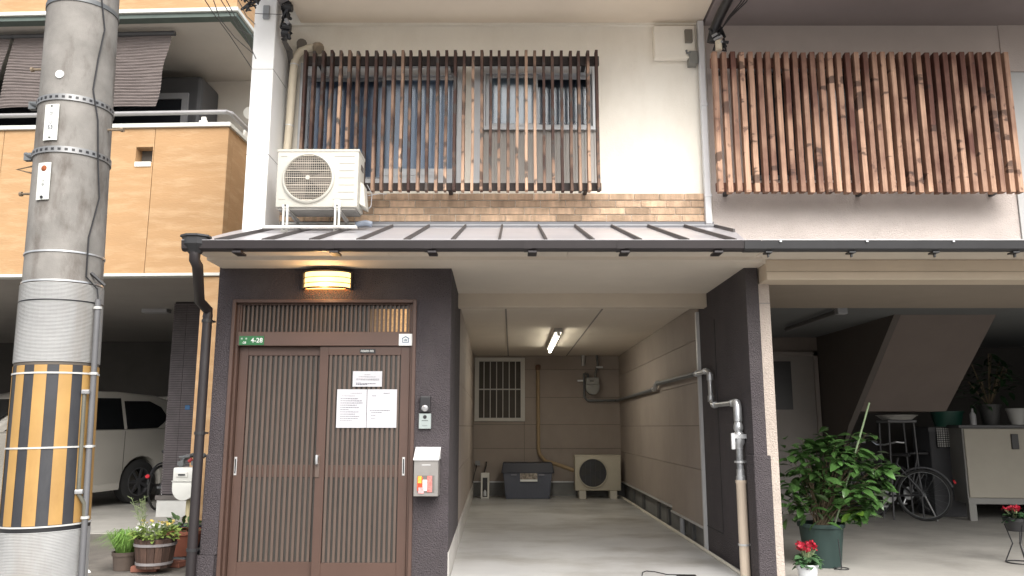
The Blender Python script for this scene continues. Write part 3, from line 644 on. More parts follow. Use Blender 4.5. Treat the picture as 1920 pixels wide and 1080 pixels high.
# galvanised gas pipe
gp = thing('gas_pipe', 'galvanised gas pipe stepping down the dark pilaster into a cream sleeve', 'pipe', (1.95, 6.93, 0))
zA = ZZ(751, YB - .1)
pts1 = [(XX(1095, 690, YB - .08), YB - .08, ZZ(700, YB - .08)), (XX(1095, 700, YB - .08), YB - .08, zA + .06), (XX(1095, 700, YB - .08) + .06, YB - .08, zA), (1.90, YB - .08, zA), (1.945, YB - .14, zA)]
part('pipe_run', MB().tube(pts1, .022, 8), dsteel, gp, smooth=True)
part('pipe_run', MB().tube([(1.945, YB - .14, zA), (1.945, 10.95, zA + .03)], .026, 8), dsteel, gp, smooth=True)
part('elbow', MB().tube([(1.945, 11.0, zA + .03), (1.945, 10.88, zA + .035), (1.945, 10.8, zA + .09), (1.945, 10.7, zA + .10)], .033, 8), steel, gp, smooth=True)
part('pipe_run', MB().tube([(1.945, 10.8, zA + .09), (1.945, 8.5, 1.80)], .026, 8), dsteel, gp, smooth=True)
vy = 6.95
pipe2 = [(1.95, 8.5, 1.80), (1.95, 7.95, 1.80), (1.95, 7.87, 1.77), (1.95, 7.86, 1.52), (1.95, 7.80, 1.455), (1.95, 7.0, 1.455)]
part('pipe_run', MB().tube(pipe2, .023, 10), steel, gp, smooth=True)
cm = mesh(MB().tube([(0, -.03, 0), (0, .03, 0)], .032, 10), 'coupling', steel, smooth=True)
for y in (8.4, 8.05, 7.72, 7.1): link('coupling', cm, gp, Vector((1.95, y, 1.80 if y > 7.9 else 1.455)) - ORG[gp.name])
cm2 = mesh(MB().tube([(0, 0, -.03), (0, 0, .03)], .032, 10), 'coupling', steel, smooth=True)
for z in (1.73, 1.52): link('coupling', cm2, gp, Vector((1.95, 7.86, z)) - ORG[gp.name])
def zp(py): return ZZ(py, vy)
b = MB(); b.tube([(1.95, vy + .07, 1.455), (1.95, vy + .02, 1.452), (1.95, vy, 1.42), (1.95, vy, zp(790))], .036, 12); part('elbow', b, steel, gp, smooth=True)
b = MB(); b.lathe([(.0, zp(785)), (.033, zp(785)), (.033, zp(790)), (.028, zp(791)), (.04, zp(797)), (.043, zp(803)), (.036, zp(808)), (.030, zp(809)), (.05, zp(815)), (.05, zp(830)), (.032, zp(836)), (.032, zp(842)), (0, zp(842))], (1.95, vy, 0), 14)
b.box(1.87, 1.90, vy - .06, vy - .03, zp(842), zp(812)).box(1.88, 2.0, vy - .055, vy - .02, zp(822), zp(814)); part('valve', b, steel, gp, smooth=True)
b = MB(); b.tube([(1.95, vy, zp(842)), (1.95, vy, zp(900))], .029, 12); part('pipe_run', b, mat('pipe_marked', (.36, .37, .38), .4, .35, 30, metal=.5), gp, smooth=True)
b = MB(); b.lathe([(.0, zp(880)), (.034, zp(880)), (.034, zp(892)), (.04, zp(893)), (.04, zp(907)), (.0, zp(907))], (1.95, vy, 0), 14); part('coupling', b, steel, gp, smooth=True)
b = MB(); b.lathe([(.047, zp(900)), (.047, zp(905)), (.042, zp(907)), (.042, 0)], (1.95, vy, 0), 16); part('sleeve', b, mat('cream_sleeve', (.58, .48, .38), .6, .05, 4), gp, smooth=True)
cl = mesh(MB().tube([(0, 0, -.008), (0, 0, .008)], .049, 14).tube([(.02, .0, 0), (.085, -.03, 0)], .008, 6), 'pipe_clip', steel)
for py in (866, 1021): link('pipe_clip', cl, gp, Vector((1.95, vy, zp(py))) - ORG[gp.name])
# garage gas meter
gm = thing('gas_meter', 'grey gas meter high on the back wall of the garage', 'gas meter', (XX(1110, 740, YB), YB - .15, ZZ(740, YB)))
mx, mz0, mz1 = XX(1111, 740, YB - .15), ZZ(740, YB - .15), ZZ(708, YB - .15)
hh = mz1 - mz0; wv = .125
def meter(t, cx, y, z0, hgt, wd, m, dp=.14):
    pr = []
    for i in range(13):
        a = math.pi + math.pi * i / 12; pr.append((cx + wd * math.cos(a), z0 + hgt * .38 + hgt * .38 * math.sin(a)))
    pr += [(cx + wd, z0 + hgt * .58), (cx - wd, z0 + hgt * .58)]
    part('meter_body', MB().prism(pr, y - dp / 2, y + dp / 2, 'y'), m, t, bev=.012, smooth=True, seg=2)
    part('meter_top', box(cx - wd * .95, cx + wd * .95, y - dp * .55, y + dp * .5, z0 + hgt * .60, z0 + hgt), m, t, bev=.015, seg=2, smooth=True)
    part('meter_flange', box(cx - wd * 1.03, cx + wd * 1.03, y - dp * .58, y + dp * .56, z0 + hgt * .575, z0 + hgt * .605), m, t, bev=.004)
    part('counter_window', box(cx - wd * .65, cx + wd * .35, y - dp * .62, y - dp * .551, z0 + hgt * .72, z0 + hgt * .86), m, t, bev=.003)
    part('dial', box(cx - wd * .45, cx + wd * .15, y - dp * .64, y - dp * .621, z0 + hgt * .76, z0 + hgt * .81), blackp, t)
meter(gm, mx, YB - .15, mz0, hh, wv, mat('meter_grey', (.32, .32, .30), .5, .06, 5))
b = MB(); b.tube([(mx + .06, YB - .15, mz1), (mx + .06, YB - .15, mz1 + .08), (XX(1120, 690, YB), YB - .1, ZZ(685, YB)), (XX(1118, 690, YB), YB - .1, CZ)], .022, 8)
b.tube([(mx - .08, YB - .15, mz1), (mx - .08, YB - .13, mz1 + .06), (XX(1096, 700, YB), YB - .08, ZZ(700, YB - .08))], .022, 8); part('inlet_pipe', b, dsteel, gm, smooth=True)
b = MB(); b.tube([(XX(1093, 675, YB), YB - .08, CZ), (XX(1093, 675, YB), YB - .08, ZZ(686, YB - .08))], .035, 8); part('pipe_stub', b, steel, gm, smooth=True)
b = MB(); b.box(mx + .08, mx + .2, YB - .14, YB - .12, ZZ(691, YB), ZZ(688, YB)).box(mx - .27, mx - .17, YB - .14, YB - .12, ZZ(716, YB), ZZ(713, YB)); part('valve_lever', b, steel, gm)

# ducts
t = thing('duct', 'tan insulated duct running down the garage back wall to the air conditioner', 'duct', (XX(1009, 800, YB), YB - .05, .4))
cx_, cy_ = XX(1009, 750, YB - .05), YB - .05
acx0, acx1 = XX(1078, 880, 14.3), XX(1164, 880, 14.3)
part('duct_pipe', MB().tube([(cx_, cy_, ZZ(688, cy_)), (cx_, cy_, ZZ(840, cy_)), (cx_ + .02, cy_ - .02, ZZ(852, cy_)), (cx_ + .12, cy_ - .1, ZZ(864, cy_)), (cx_ + .4, 14.6, ZZ(873, 14.7)), (acx0, 14.5, ZZ(882, 14.5))], .034, 10), yduct, t, smooth=True)
part('duct_cap', MB().tube([(cx_, cy_ + .03, ZZ(690, cy_)), (cx_, cy_ - .03, ZZ(690, cy_)), (cx_, cy_ - .05, ZZ(686, cy_))], .05, 10), mat('duct_brown', (.16, .09, .06), .6, .1, 4), t, smooth=True)
t = thing('duct', 'cream insulated duct curving up beside the white corner column', 'duct', (XX(545, 250, 7.9), 7.9, 3.6))
y_ = 7.93
pts = [W(px, py, y_) for px, py in ((536, 300), (540, 268), (545, 210), (549, 150), (552, 120), (556, 106), (565, 96), (578, 91), (594, 90))]
part('duct_pipe', MB().tube(pts, .043, 12), ivory, t, smooth=True)
part('wall_collar', MB().tube([W(594, 90, 8.05), W(597, 90, 7.9), W(599, 93, 7.88)], [.062, .062, .05], 12), mat('collar_brown', (.30, .24, .17), .6, .1, 4), t, smooth=True)
part('duct_tape', MB().tube([W(552, 121, y_), W(551.8, 123, y_)], .046, 12).tube([W(542.8, 235, y_), W(542.5, 237, y_)], .046, 12), alu, t, smooth=True)
single('round_vent', MB().tube([W(566, 88, 8.06), W(566, 82, 7.9)], .055, 12), mat('cap_dark', (.12, .10, .08), .6, .1, 4), 'dark round vent cap above the cream duct', 'vent cap', smooth=True)

# ================================================================ AIR CONDITIONERS
def ac_unit(t, x0, x1, y0, y1, z0, z1, m, fm, fan_px, dark=False):
    wd, ht = x1 - x0, z1 - z0
    part('casing', box(x0, x1, y0, y1, z0, z1), m, t, bev=.016, seg=2, smooth=True)
    part('top_panel', box(x0 - .005, x1 + .005, y0 - .006, y1, z1 - .022, z1 + .006), m, t, bev=.004)
    fx, fz, fr = x0 + wd * .39, z0 + ht * .5, ht * .41
    M_ = Matrix.Rotation(R(90), 4, 'X')
    part('fan_opening', MB().lathe([(0, 0), (fr * .97, 0), (fr * .97, .004)], (fx, y0 - .001, fz), 32, M=M_), fm, t)
    part('fan_ring', MB().lathe([(fr * .96, 0), (fr * .97, .02), (fr * 1.0, .026), (fr * 1.06, .018), (fr * 1.08, 0)], (fx, y0 - .001, fz), 40, M=M_), m, t, smooth=True)
    # fan blades behind the grille
    b = MB()
    for k in range(3):
        a = k * 2.09 + .4
        for s_ in range(6):
            a1 = a + s_ * .16; a2 = a1 + .16
            b.add([(fx + .04 * math.cos(a1), y0 - .006 + 0, fz + .04 * math.sin(a1)), (fx + fr * .85 * math.cos(a1), y0 - .006 - .002 * s_, fz + fr * .85 * math.sin(a1)),
                   (fx + fr * .85 * math.cos(a2), y0 - .008 - .002 * s_, fz + fr * .85 * math.sin(a2)), (fx + .04 * math.cos(a2), y0 - .007, fz + .04 * math.sin(a2))], [(0, 1, 2, 3)])
    part('fan_blades', b, mat('fan_blade_grey', (.04, .038, .035), .6, .1, 5), t)
    b = MB()
    if not dark:
        for k in range(-9, 10):
            zz = k * fr * .104; hw = math.sqrt(max(0, (fr * .96) ** 2 - zz * zz)); q = .004 if k % 3 == 0 else .0016
            b.box(fx - hw, fx + hw, y0 - .0235, y0 - .021, fz + zz - q, fz + zz + q)
        for k in range(-11, 12):
            xx = k * fr * .083; hw = math.sqrt(max(0, (fr * .96) ** 2 - xx * xx))
            b.box(fx + xx - .0014, fx + xx + .0014, y0 - .0205, y0 - .0185, fz - hw, fz + hw)
        part('grille', b, mat('grille_beige', (.46, .41, .34), .5, .05, 5), t)
        part('hub', MB().lathe([(0, .03), (.022, .03), (.022, .02)], (fx, y0, fz), 8, M=M_), m, t)
        for k in range(7):
            zz = z0 + ht * (.13 + k * .125)
            part('louvre_line', box(x0 + wd * .765 if .2 < (zz - z0) / ht < .8 else x0 + wd * .70, x1 - .035, y0 - .003, y0 + .001, zz, zz + .0045), mat('louvre_shadow', (.36, .34, .30), .6, .03, 4), t)
        for zz in (z0 + ht * .13, z0 + ht * .88):
            part('louvre_line', box(x0 + .03, x0 + wd * .12, y0 - .003, y0 + .001, zz, zz + .0045), MATS['louvre_shadow'], t)
    else:
        for k in range(-11, 12):
            zz = k * fr * .085; hw = math.sqrt(max(0, (fr * .96) ** 2 - zz * zz))
            b.box(fx - hw, fx + hw, y0 - .018, y0 - .016, fz + zz - .0014, fz + zz + .0014)
        for k in range(6):
            xx = (k - 2.5) * fr * .35; hw = math.sqrt(max(0, (fr * .96) ** 2 - xx * xx)); b.box(fx + xx - .002, fx + xx + .002, y0 - .0155, y0 - .013, fz - hw, fz + hw)
        part('grille', b, drkframe, t)
ax0, ax1, ay0, ay1 = -2.235, -1.46, 7.25, 7.55; az0, az1 = 3.29, 3.855
t = thing('air_conditioner', 'ivory outdoor air conditioner on a steel stand over the lean-to roof', 'air conditioner', ((ax0 + ax1) / 2, 7.4, 3.1), group='outdoor air conditioner units')
ac_unit(t, ax0, ax1, ay0, ay1, az0, az1, acw, acgap, 0)
b = MB(); b.hexa([(ax1 + .001, 7.32, az0 + .05), (ax1 + .06, 7.34, az0 + .02), (ax1 + .06, 7.52, az0 + .02), (ax1 + .001, 7.54, az0 + .05), (ax1 + .001, 7.34, az0 + .28), (ax1 + .035, 7.36, az0 + .26), (ax1 + .035, 7.52, az0 + .26), (ax1 + .001, 7.54, az0 + .28)])
part('valve_cover', b, acw, t, bev=.008)
part('side_grip', box(ax1 + .001, ax1 + .006, 7.36, 7.48, az1 - .16, az1 - .11), acgap, t)
part('underside', box(ax0 + .02, ax1 - .02, ay0 + .02, ay1 - .02, az0 - .02, az0 - .001), mat('ac_under', (.24, .23, .21), .7, .2, 5), t)
legw = mat('stand_white', (.72, .71, .66), .45, .05, 5, dirt=.3, dirt_col=(.35, .28, .2), dscale=8)
for lxp in (536, 633):
    x = XX(lxp, 410, ay0 - .02); zt = az0 + .06; zb = rz(7.2) + .03
    b = MB(); b.box(x - .030, x - .014, ay0 - .04, ay0 - .008, zb, zt - .05).box(x + .006, x + .022, ay0 - .04, ay0 - .008, zb, zt - .05).box(x - .034, x + .026, ay0 - .045, ay0 - .03, zt - .08, zt - (.0 if lxp > 600 else .05)).box(x - .034, x + .026, ay0 - .045, ay0 - .03, zb - .02, zb + .04)
    part('stand_leg', b, legw, t, bev=.002)
    part('bolt', MB().box(x - .012, x + .004, ay0 - .052, ay0 - .046, zt - .065, zt - .049).box(x - .012, x + .004, ay0 - .052, ay0 - .046, zb - .0, zb + .016), drkframe, t)
    b = MB(); b.tube([(x, ay0 - .02, zt - .08), (x + .02, ay1 + .12, rz(ay1 + .12) + .02)], .013, 6); part('stand_brace', b, mat('brace_grey', (.35, .34, .32), .5, .1, 5), t)
    part('stand_arm', box(x - .02, x + .015, ay0 - .03, ay1 + .1, az0 - .035, az0 - .021), legw, t)
part('stand_foot', box(XX(490, 433, 7.15), XX(668, 433, 7.15), 7.14, 7.2, rz(7.2) + .034, rz(7.2) + .056).box(-2.3, -1.42, 7.72, 7.77, rz(7.77) + .034, rz(7.77) + .05), legw, t, bev=.002)
single('cable', MB().tube([(ax1 + .05, 7.45, az0 + .28), (ax1 + .09, 7.5, az0 + .2), (ax1 + .085, 7.5, az0 + .08), (ax1 + .06, 7.48, az0 + .04)], .004, 6).tube([(ax1 + .02, 7.56, az0 + .2), (ax1 + .15, 7.58, az0 + .23), (ax1 + .22, 7.58, az0 + .225)], .004, 6), greyp, 'thin grey cable looping off the side of the roof air conditioner', 'cable', smooth=True)
b = MB(); b.tube([(ax1 - .06, 7.5, rz(7.5) + .06), (ax1 + .04, 7.5, rz(7.5) + .075), (ax1 + .1, 7.5, rz(7.5) + .06)], .028, 8)
single('pipe_bundle', b, mat('tape_blue', (.20, .23, .28), .6, .2, 9), 'grey blue taped pipe end on the roof below the air conditioner', 'pipe', smooth=True)
# garage unit
ay = 14.3; z0, z1 = ZZ(920, ay), ZZ(854, ay)
t = thing('air_conditioner', 'beige air conditioner unit with black fan grille on the garage floor', 'air conditioner', ((acx0 + acx1) / 2, ay + .15, 0), group='outdoor air conditioner units')
ac_unit(t, acx0, acx1, ay, ay + .3, z0, z1, mat('ac_beige', (.50, .46, .37), .55, .05, 5), blackp, 0, dark=True)
ft = mesh(box(-.06, .06, -.03, .33, .012, z0), 'foot_block', mat('foot_cream', (.55, .52, .45), .7, .05, 5), .006)
for px in (1092, 1150): link('foot_block', ft, t, Vector((XX(px, 925, ay), ay - .04, 0)) - ORG[t.name])

# ================================================================ PORCH FITTINGS
lc = Vector((XX(612, 522, 6.68), D, ZZ(524, 6.66))); lw, lh, ld = .205, .068, .115
t = thing('wall_lamp', 'lit amber half-drum lamp above the sliding door', 'lamp', (lc.x, D, lc.z - lh))
def dpt(u, off=0): return D - .012 - (ld + off) * math.sqrt(max(0, 1 - (abs(u) ** 2.4)))
b = MB(); b.grid(lambda u, v: (lc.x + (2 * u - 1) * lw * .97, dpt((2 * u - 1), 0), lc.z + (2 * v - 1) * lh), 24, 1)
part('diffuser', b, lamp_e, t, smooth=True)
for zz, rr in ((lh + .004, .008), (lh * .28, .0035), (-lh * .42, .0035), (-lh - .004, .008)):
    b = MB(); b.tube([(lc.x + u_ * lw, dpt(u_, .006), lc.z + zz) for u_ in [i / 12 - 1 for i in range(25)]], rr, 6); part('band', b, gutm, t, smooth=True)
part('end_plate', MB().box(lc.x - lw - .012, lc.x - lw + .004, D - .05, D, lc.z - lh - .008, lc.z + lh + .008).box(lc.x + lw - .004, lc.x + lw + .012, D - .05, D, lc.z - lh - .008, lc.z + lh + .008), gutm, t, bev=.003)
b = MB(); N_ = 24
top = [(lc.x + (2 * i / N_ - 1) * lw, dpt(2 * i / N_ - 1), lc.z + lh) for i in range(N_ + 1)]
b.add(top + [(lc.x + lw, D - .001, lc.z + lh), (lc.x - lw, D - .001, lc.z + lh)], [tuple(range(N_ + 3))]); part('top_cover', b, gutm, t)
b = MB(); bot = [(x, y + .02, lc.z - lh + .002) for x, y, z in top]; b.add(bot + [(lc.x + lw * .96, D - .02, lc.z - lh + .002), (lc.x - lw * .96, D - .02, lc.z - lh + .002)], [tuple(range(N_ + 3))]); part('bottom_diffuser', b, lamp_e, t)
pl = bpy.data.lights.new('lamp_bulb', 'POINT'); pl.energy = 2.2; pl.color = (1, .62, .3); pl.shadow_soft_size = .05
po = bpy.data.objects.new('lamp_bulb', pl); COL.objects.link(po); po.parent = t; po.location = (0, -.16, .0)

def mailbox():
    x0, x1 = XX(776, 900, 6.62), XX(822, 900, 6.62); y0 = 6.60; z0, z1 = ZZ(931, 6.6), ZZ(862, 6.6); zt = ZZ(838, 6.7)
    t = thing('mailbox', 'stainless steel mailbox with flyers behind its window, right of the door', 'mailbox', ((x0 + x1) / 2, D, z0))
    part('mailbox_body', box(x0, x1, y0, D - .002, z0, z1), mat('mailbox_steel', (.30, .285, .27), .4, .1, 6, metal=.5), t, bev=.004)
    part('mailbox_lid', MB().prism([(y0 - .012, z1 - .006), (y0 - .012, z1 + .006), (D - .002, zt), (D - .002, z1 + .001), (y0, z1 + .001)], x0 - .006, x1 + .006, 'x'), mat('lid_steel', (.72, .72, .72), .35, .03, 5, metal=.2), t, bev=.002)
    part('mail_slot', box((x0 + x1) / 2 - .035, (x0 + x1) / 2 + .035, y0 - .003, y0, z1 - .045, z1 - .038), alu, t)
    part('mailbox_window', box(x0 + .03, x1 - .03, y0 - .002, y0 - .0001, z0 + .03, z0 + .165), mat('mail_dark', (.15, .14, .13), .4, .1, 5), t)
    cols = [((.62, .06, .02), .015, .06, .02, .14), ((.7, .38, .05), .02, .05, .08, .15), ((.72, .70, .66), .06, .1, .02, .12), ((.68, .18, .16), .095, .135, .01, .15), ((.70, .30, .30), .025, .07, -.0, .06)]
    for i, (c, a, e, f, g) in enumerate(cols):
        cm_ = mat('flyer_%d' % i, c, .7, .35, 60)
        part('flyer', box(x0 + a + .015, x0 + e + .015, y0 - .0045 - .001 * i, y0 - .0025 - .001 * i, z0 + f + .025, z0 + g + .012), cm_, t)
mailbox()
def intercom():
    x0, x1 = XX(785, 790, D - .03), XX(808, 790, D - .03)
    t = thing('intercom', 'silver camera intercom fixed beside the door below a black key box', 'intercom', ((x0 + x1) / 2, D, ZZ(804, D)))
    z0, z1 = ZZ(804, D - .03), ZZ(775, D - .03)
    part('intercom_body', box(x0, x1, D - .03, D, z0, z1), mat('intercom_silver', (.36, .41, .40), .35, .05, 5, metal=.3), t, bev=.004)
    M_ = Matrix.Rotation(R(90), 4, 'X')
    part('lens', MB().lathe([(0, .004), (.014, .004), (.016, 0)], ((x0 + x1) / 2, D - .031, z1 - .03), 14, M=M_), blackp, t)
    part('speaker_slots', MB().box(x0 + .025, x1 - .025, D - .032, D - .0305, z0 + .065, z0 + .069).box(x0 + .03, x1 - .03, D - .032, D - .0305, z0 + .025, z0 + .027), blackp, t)
    t = thing('key_box', 'black key box with a silver dial above the intercom', 'key box', ((x0 + x1) / 2, D, ZZ(774, D)))
    part('key_box_body', box(x0 + .008, x1 - .008, D - .045, D, ZZ(773, D - .04), ZZ(743, D - .04)), blackp, t, bev=.008, seg=2)
    part('dial_cover', MB().tube([((x0 + x1) / 2, D - .046, ZZ(766, D - .04)), ((x0 + x1) / 2, D - .058, ZZ(767, D - .04))], [.03, .02], 12), steel, t, smooth=True)
intercom()
# notices on the right door leaf
YN = D + .026
def notice(px0, py0, px1, py1, label, lines):
    x0, x1, z0, z1 = XX(px0, py1, YN), XX(px1, py1, YN), ZZ(py1, YN), ZZ(py0, YN)
    t = thing('notice', label, 'notice', ((x0 + x1) / 2, YN, z0))
    b = MB(); b.grid(lambda u, v: (x0 + (x1 - x0) * u, YN - .0015 - .002 * math.sin(u * 5 + v * 2), z0 + (z1 - z0) * v), 6, 6); part('sheet', b, paper, t)
    b = MB(); wd = x1 - x0
    for (v, u0, u1, th) in lines:
        z = z1 - (z1 - z0) * v; u = u0
        while u < u1:
            q = min(u + random.uniform(.03, .09), u1); b.box(x0 + wd * u, x0 + wd * q, YN - .0052, YN - .0044, z - th, z + th); u = q + .015
    part('print', b, ink, t, stuff=True)
notice(661, 696, 716, 725, 'small landscape notice, topmost sheet on the right door leaf',
       [(.22, .4, .6, .001), (.36, .2, .8, .0012), (.5, .12, .9, .0012), (.56, .12, .9, .0012), (.72, .12, .3, .001), (.8, .12, .8, .0025), (.86, .12, .5, .0025)])
notice(630, 730, 686, 802, 'portrait notice full of print, left of the two lower sheets on the door',
       [(.1, .45, .85, .0012), (.17, .15, .6, .001)] + [(.24 + i * .058, .12, random.uniform(.4, .9), .0019) for i in range(11)])
notice(687, 730, 743, 802, 'sparsely printed notice, right of the two lower sheets on the door',
       [(.1, .55, .75, .0018), (.17, .15, .3, .0018), (.55, .1, .8, .0018), (.6, .15, .5, .0018), (.68, .15, .3, .0018), (.76, .15, .3, .0018)])
YL = D + .008
t = thing('address_plate', 'small green address plate with white figures on the door lintel', 'sign', (XX(472, 640, YL), YL, 1.94))
x0, x1, z0, z1 = XX(448.5, 640, YL), XX(495, 640, YL), ZZ(647, YL), ZZ(630, YL)
part('plate', box(x0, x1, YL - .003, YL, z0, z1), green, t, bev=.001)
textb('4-28', .056, ((x0 + x1) / 2 + .045, YL - .0035, (z0 + z1) / 2), whiter, t, bold=.0008)
b = MB()
for cx, cz in ((.022, .055), (.06, .055)):
    for (a, c, e, f) in ((-.007, .007, .004, .0055), (-.008, .008, -.001, .0005), (-.001, .001, -.008, .007), (-.006, -.004, -.007, -.001), (.004, .006, -.007, -.001)): b.box(x0 + cx + a, x0 + cx + c, YL - .0045, YL - .0033, z0 + cz + e, z0 + cz + f)
part('small_characters', b, whiter, t)
textb('-28', .026, (x0 + .043, YL - .0035, z0 + .02), whiter, t, name='small_lettering', bold=.0006)
x0, x1, z0, z1 = XX(748, 637, YL), XX(773, 637, YL), ZZ(648, YL), ZZ(626, YL)
t = thing('sticker', 'square white sticker with a blue house emblem at the lintel corner', 'sticker', ((x0 + x1) / 2, YL, z0))
part('sheet', box(x0, x1, YL - .004, YL - .001, z0, z1), whiter, t)
cx, cz, s_ = (x0 + x1) / 2, (z0 + z1) / 2, .028
b = MB(); b.box(cx - s_, cx - s_ + .005, YL - .0055, YL - .0042, cz - s_ * .8, cz + .012).box(cx + s_ - .005, cx + s_, YL - .0055, YL - .0042, cz - s_ * .8, cz + .012).box(cx - s_, cx + s_, YL - .0055, YL - .0042, cz - s_ * .9, cz - s_ * .7)
b.prism([(cx - s_ - .004, cz + .012), (cx, cz + .030), (cx + s_ + .004, cz + .012), (cx + s_, cz + .007), (cx, cz + .022), (cx - s_, cz + .007)], YL - .0055, YL - .0042, 'y'); b.box(cx - .014, cx + .014, YL - .0055, YL - .0042, cz - .012, cz - .008).box(cx - .014, cx - .010, YL - .0055, YL - .0042, cz - .012, cz + .006).box(cx + .008, cx + .014, YL - .0055, YL - .0042, cz - .012, cz + .006).box(cx - .004, cx + .002, YL - .0055, YL - .0042, cz - .006, cz + .008)
part('house_emblem', b, blue, t)
x0, x1, z0, z1 = XX(675, 658, YN), XX(704, 658, YN), ZZ(662, YN), ZZ(654.5, YN)
t = thing('name_label', 'tiny black label with white lettering on the top rail of the door', 'label', ((x0 + x1) / 2, YN, z0))
part('plate', box(x0, x1, YN - .001, YN + .003, z0, z1), blackp, t)
b = MB(); xx = x0 + .008
for wdt in (.014, .009, .008, .010, .010, .006, .013, .013):
    zc = (z0 + z1) / 2
    if wdt == .006: b.box(xx, xx + wdt, YN - .0022, YN - .0012, zc - .001, zc + .001)
    else: b.box(xx, xx + .0022, YN - .0022, YN - .0012, zc - .009, zc + .009).box(xx, xx + wdt, YN - .0022, YN - .0012, zc + .005, zc + .008).box(xx, xx + wdt, YN - .0022, YN - .0012, zc - .003, zc - .0005).box(xx + wdt - .0022, xx + wdt, YN - .0022, YN - .0012, zc - .009, zc + .006)
    xx += wdt + .0035
part('characters', b, whiter, t)

# ceiling tube lamp
tp = [Vector((ray(px, py)[0] / ray(px, py)[2], ray(px, py)[1] / ray(px, py)[2], 1)) for px, py in ((1047, 622), (1031, 655))]
hgt = CZ - .05 - HC
A, B = [Vector((q.x * hgt, q.y * hgt, CZ - .05)) for q in tp]
t = thing('ceiling_lamp', 'lit fluorescent batten lamp on the garage ceiling', 'lamp', ((A + B) / 2))
dv = (B - A).normalized(); sd = Vector((dv.y, -dv.x, 0)); up = Vector((0, 0, 1))
def obar(b, A, B, s0, s1, z0, z1):
    b.hexa([A + sd * s0 + up * z0, A + sd * s1 + up * z0, B + sd * s1 + up * z0, B + sd * s0 + up * z0, A + sd * s0 + up * z1, A + sd * s1 + up * z1, B + sd * s1 + up * z1, B + sd * s0 + up * z1]); return b
part('housing', obar(MB(), A, B, -.055, .055, -.005, .049), mat('lamp_housing', (.45, .43, .40), .5, .05, 5), t, bev=.006)
part('end_cap', obar(obar(MB(), A - dv * .02, A + dv * .02, -.02, .02, -.06, -.006), B - dv * .02, B + dv * .02, -.02, .02, -.06, -.006), whitepl, t)
part('fluorescent_tube', MB().tube([A + up * -.04, B + up * -.04], .019, 10), tube_e, t, smooth=True)
al = bpy.data.lights.new('tube_light', 'AREA'); al.shape = 'RECTANGLE'; al.size = (B - A).length; al.size_y = .04; al.energy = 7; al.color = (1, .95, .82)
ao = bpy.data.objects.new('tube_light', al); COL.objects.link(ao); ao.parent = t; ao.location = (0, 0, -.075)
ao.rotation_euler = (0, 0, math.atan2(dv.y, dv.x))

# garage floor objects
def storage_box():
    y0, y1 = 14.2, 14.7; x0, x1 = XX(945, 930, y0), XX(1034, 930, y0); z1 = ZZ(885, y0); zt = ZZ(868, y0)
    t = thing('storage_box', 'blue grey plastic storage box with navy lid at the garage back wall', 'storage box', ((x0 + x1) / 2, 14.4, 0))
    b = MB(); b.hexa([(x0 + .03, y0 + .02, .012), (x1 - .03, y0 + .02, .012), (x1 - .03, y1, .012), (x0 + .03, y1, .012), (x0 - .02, y0, z1), (x1 + .02, y0, z1), (x1 + .02, y1, z1), (x0 - .02, y1, z1)]); part('tub', b, bluebox, t, bev=.02, seg=2)
    b = MB()
    for k in range(9):
        xx = x0 + .05 + (x1 - x0 - .1) * k / 8; b.box(xx - .004, xx + .004, y0 - .006, y0 + .016, .06, z1 - .1)
    part('tub_ribs', b, bluebox, t)
    b = MB(); b.hexa([(x0 - .05, y0 - .025, z1 - .02), (x1 + .05, y0 - .025, z1 - .02), (x1 + .05, y1, z1 - .02), (x0 - .05, y1, z1 - .02), (x0 - .02, y0 + .03, zt), (x1 + .02, y0 + .03, zt), (x1 + .02, y1, zt), (x0 - .02, y1, zt)]); part('lid', b, bluelid, t, bev=.015, seg=2)
    lx0 = x0 + (x1 - x0) * .34; b = MB().box(lx0, lx0 + .3, y0 - .028, y0 - .008, z1 - .16, z1 - .02)
    part('paper_label', b, mat('label_print', (.30, .26, .22), .6, .8, 18), t)
    part('label_strip', box(lx0, lx0 + .3, y0 - .030, y0 - .0285, z1 - .16, z1 - .125), whiter, t)
    part('clasp', MB().box(x0 + .12, x0 + .22, y0 - .03, y0 - .005, z1 - .06, z1 - .03).box(x1 - .22, x1 - .12, y0 - .03, y0 - .005, z1 - .06, z1 - .03), mat('clasp_grey', (.2, .2, .24), .5, .1, 5), t)
storage_box()
y0 = 14.3; x0, x1 = XX(901.5, 915, y0), XX(917, 915, y0); zt = ZZ(887, y0)
t = thing('floor_lantern', 'small white framed box with a dark front on the garage floor', 'box', ((x0 + x1) / 2, y0, 0))
b = MB(); b.box(x0, x0 + .03, y0, y0 + .15, .012, zt).box(x1 - .03, x1, y0, y0 + .15, .012, zt).box(x0 + .03, x1 - .03, y0, y0 + .15, zt - .08, zt).box(x0 + .03, x1 - .03, y0, y0 + .15, .012, .04); part('case', b, whitepl, t, bev=.004)
part('dark_front', box(x0 + .03, x1 - .03, y0 + .02, y0 + .14, .04, zt - .08), blackp, t)
part('glass_jar', MB().lathe([(0, .06), (.03, .06), (.03, .12), (.012, .16), (0, .16)], ((x0 + x1) / 2, y0 + .005, 0), 10), steel, t, smooth=True)
b = MB(); b.tube([W(896, 868, 14.86), W(893, 870, 14.86), W(893, 876, 14.8), W(889, 890, 14.7), W(886, 905, 14.6)], .008, 6).tube([W(912, 866, 14.86), W(911, 875, 14.8), W(908, 886, 14.5)], .012, 6)
single('cable', b, blackp, 'black cables drooping from the back left corner of the garage', 'cable', smooth=True)
single('wall_socket', box(XX(891, 868, 14.85), XX(900, 868, 14.85), 14.84, 14.895, ZZ(873, 14.85), ZZ(864, 14.85)), greyp, 'small grey socket low on the garage back wall', 'socket', bev=.004)
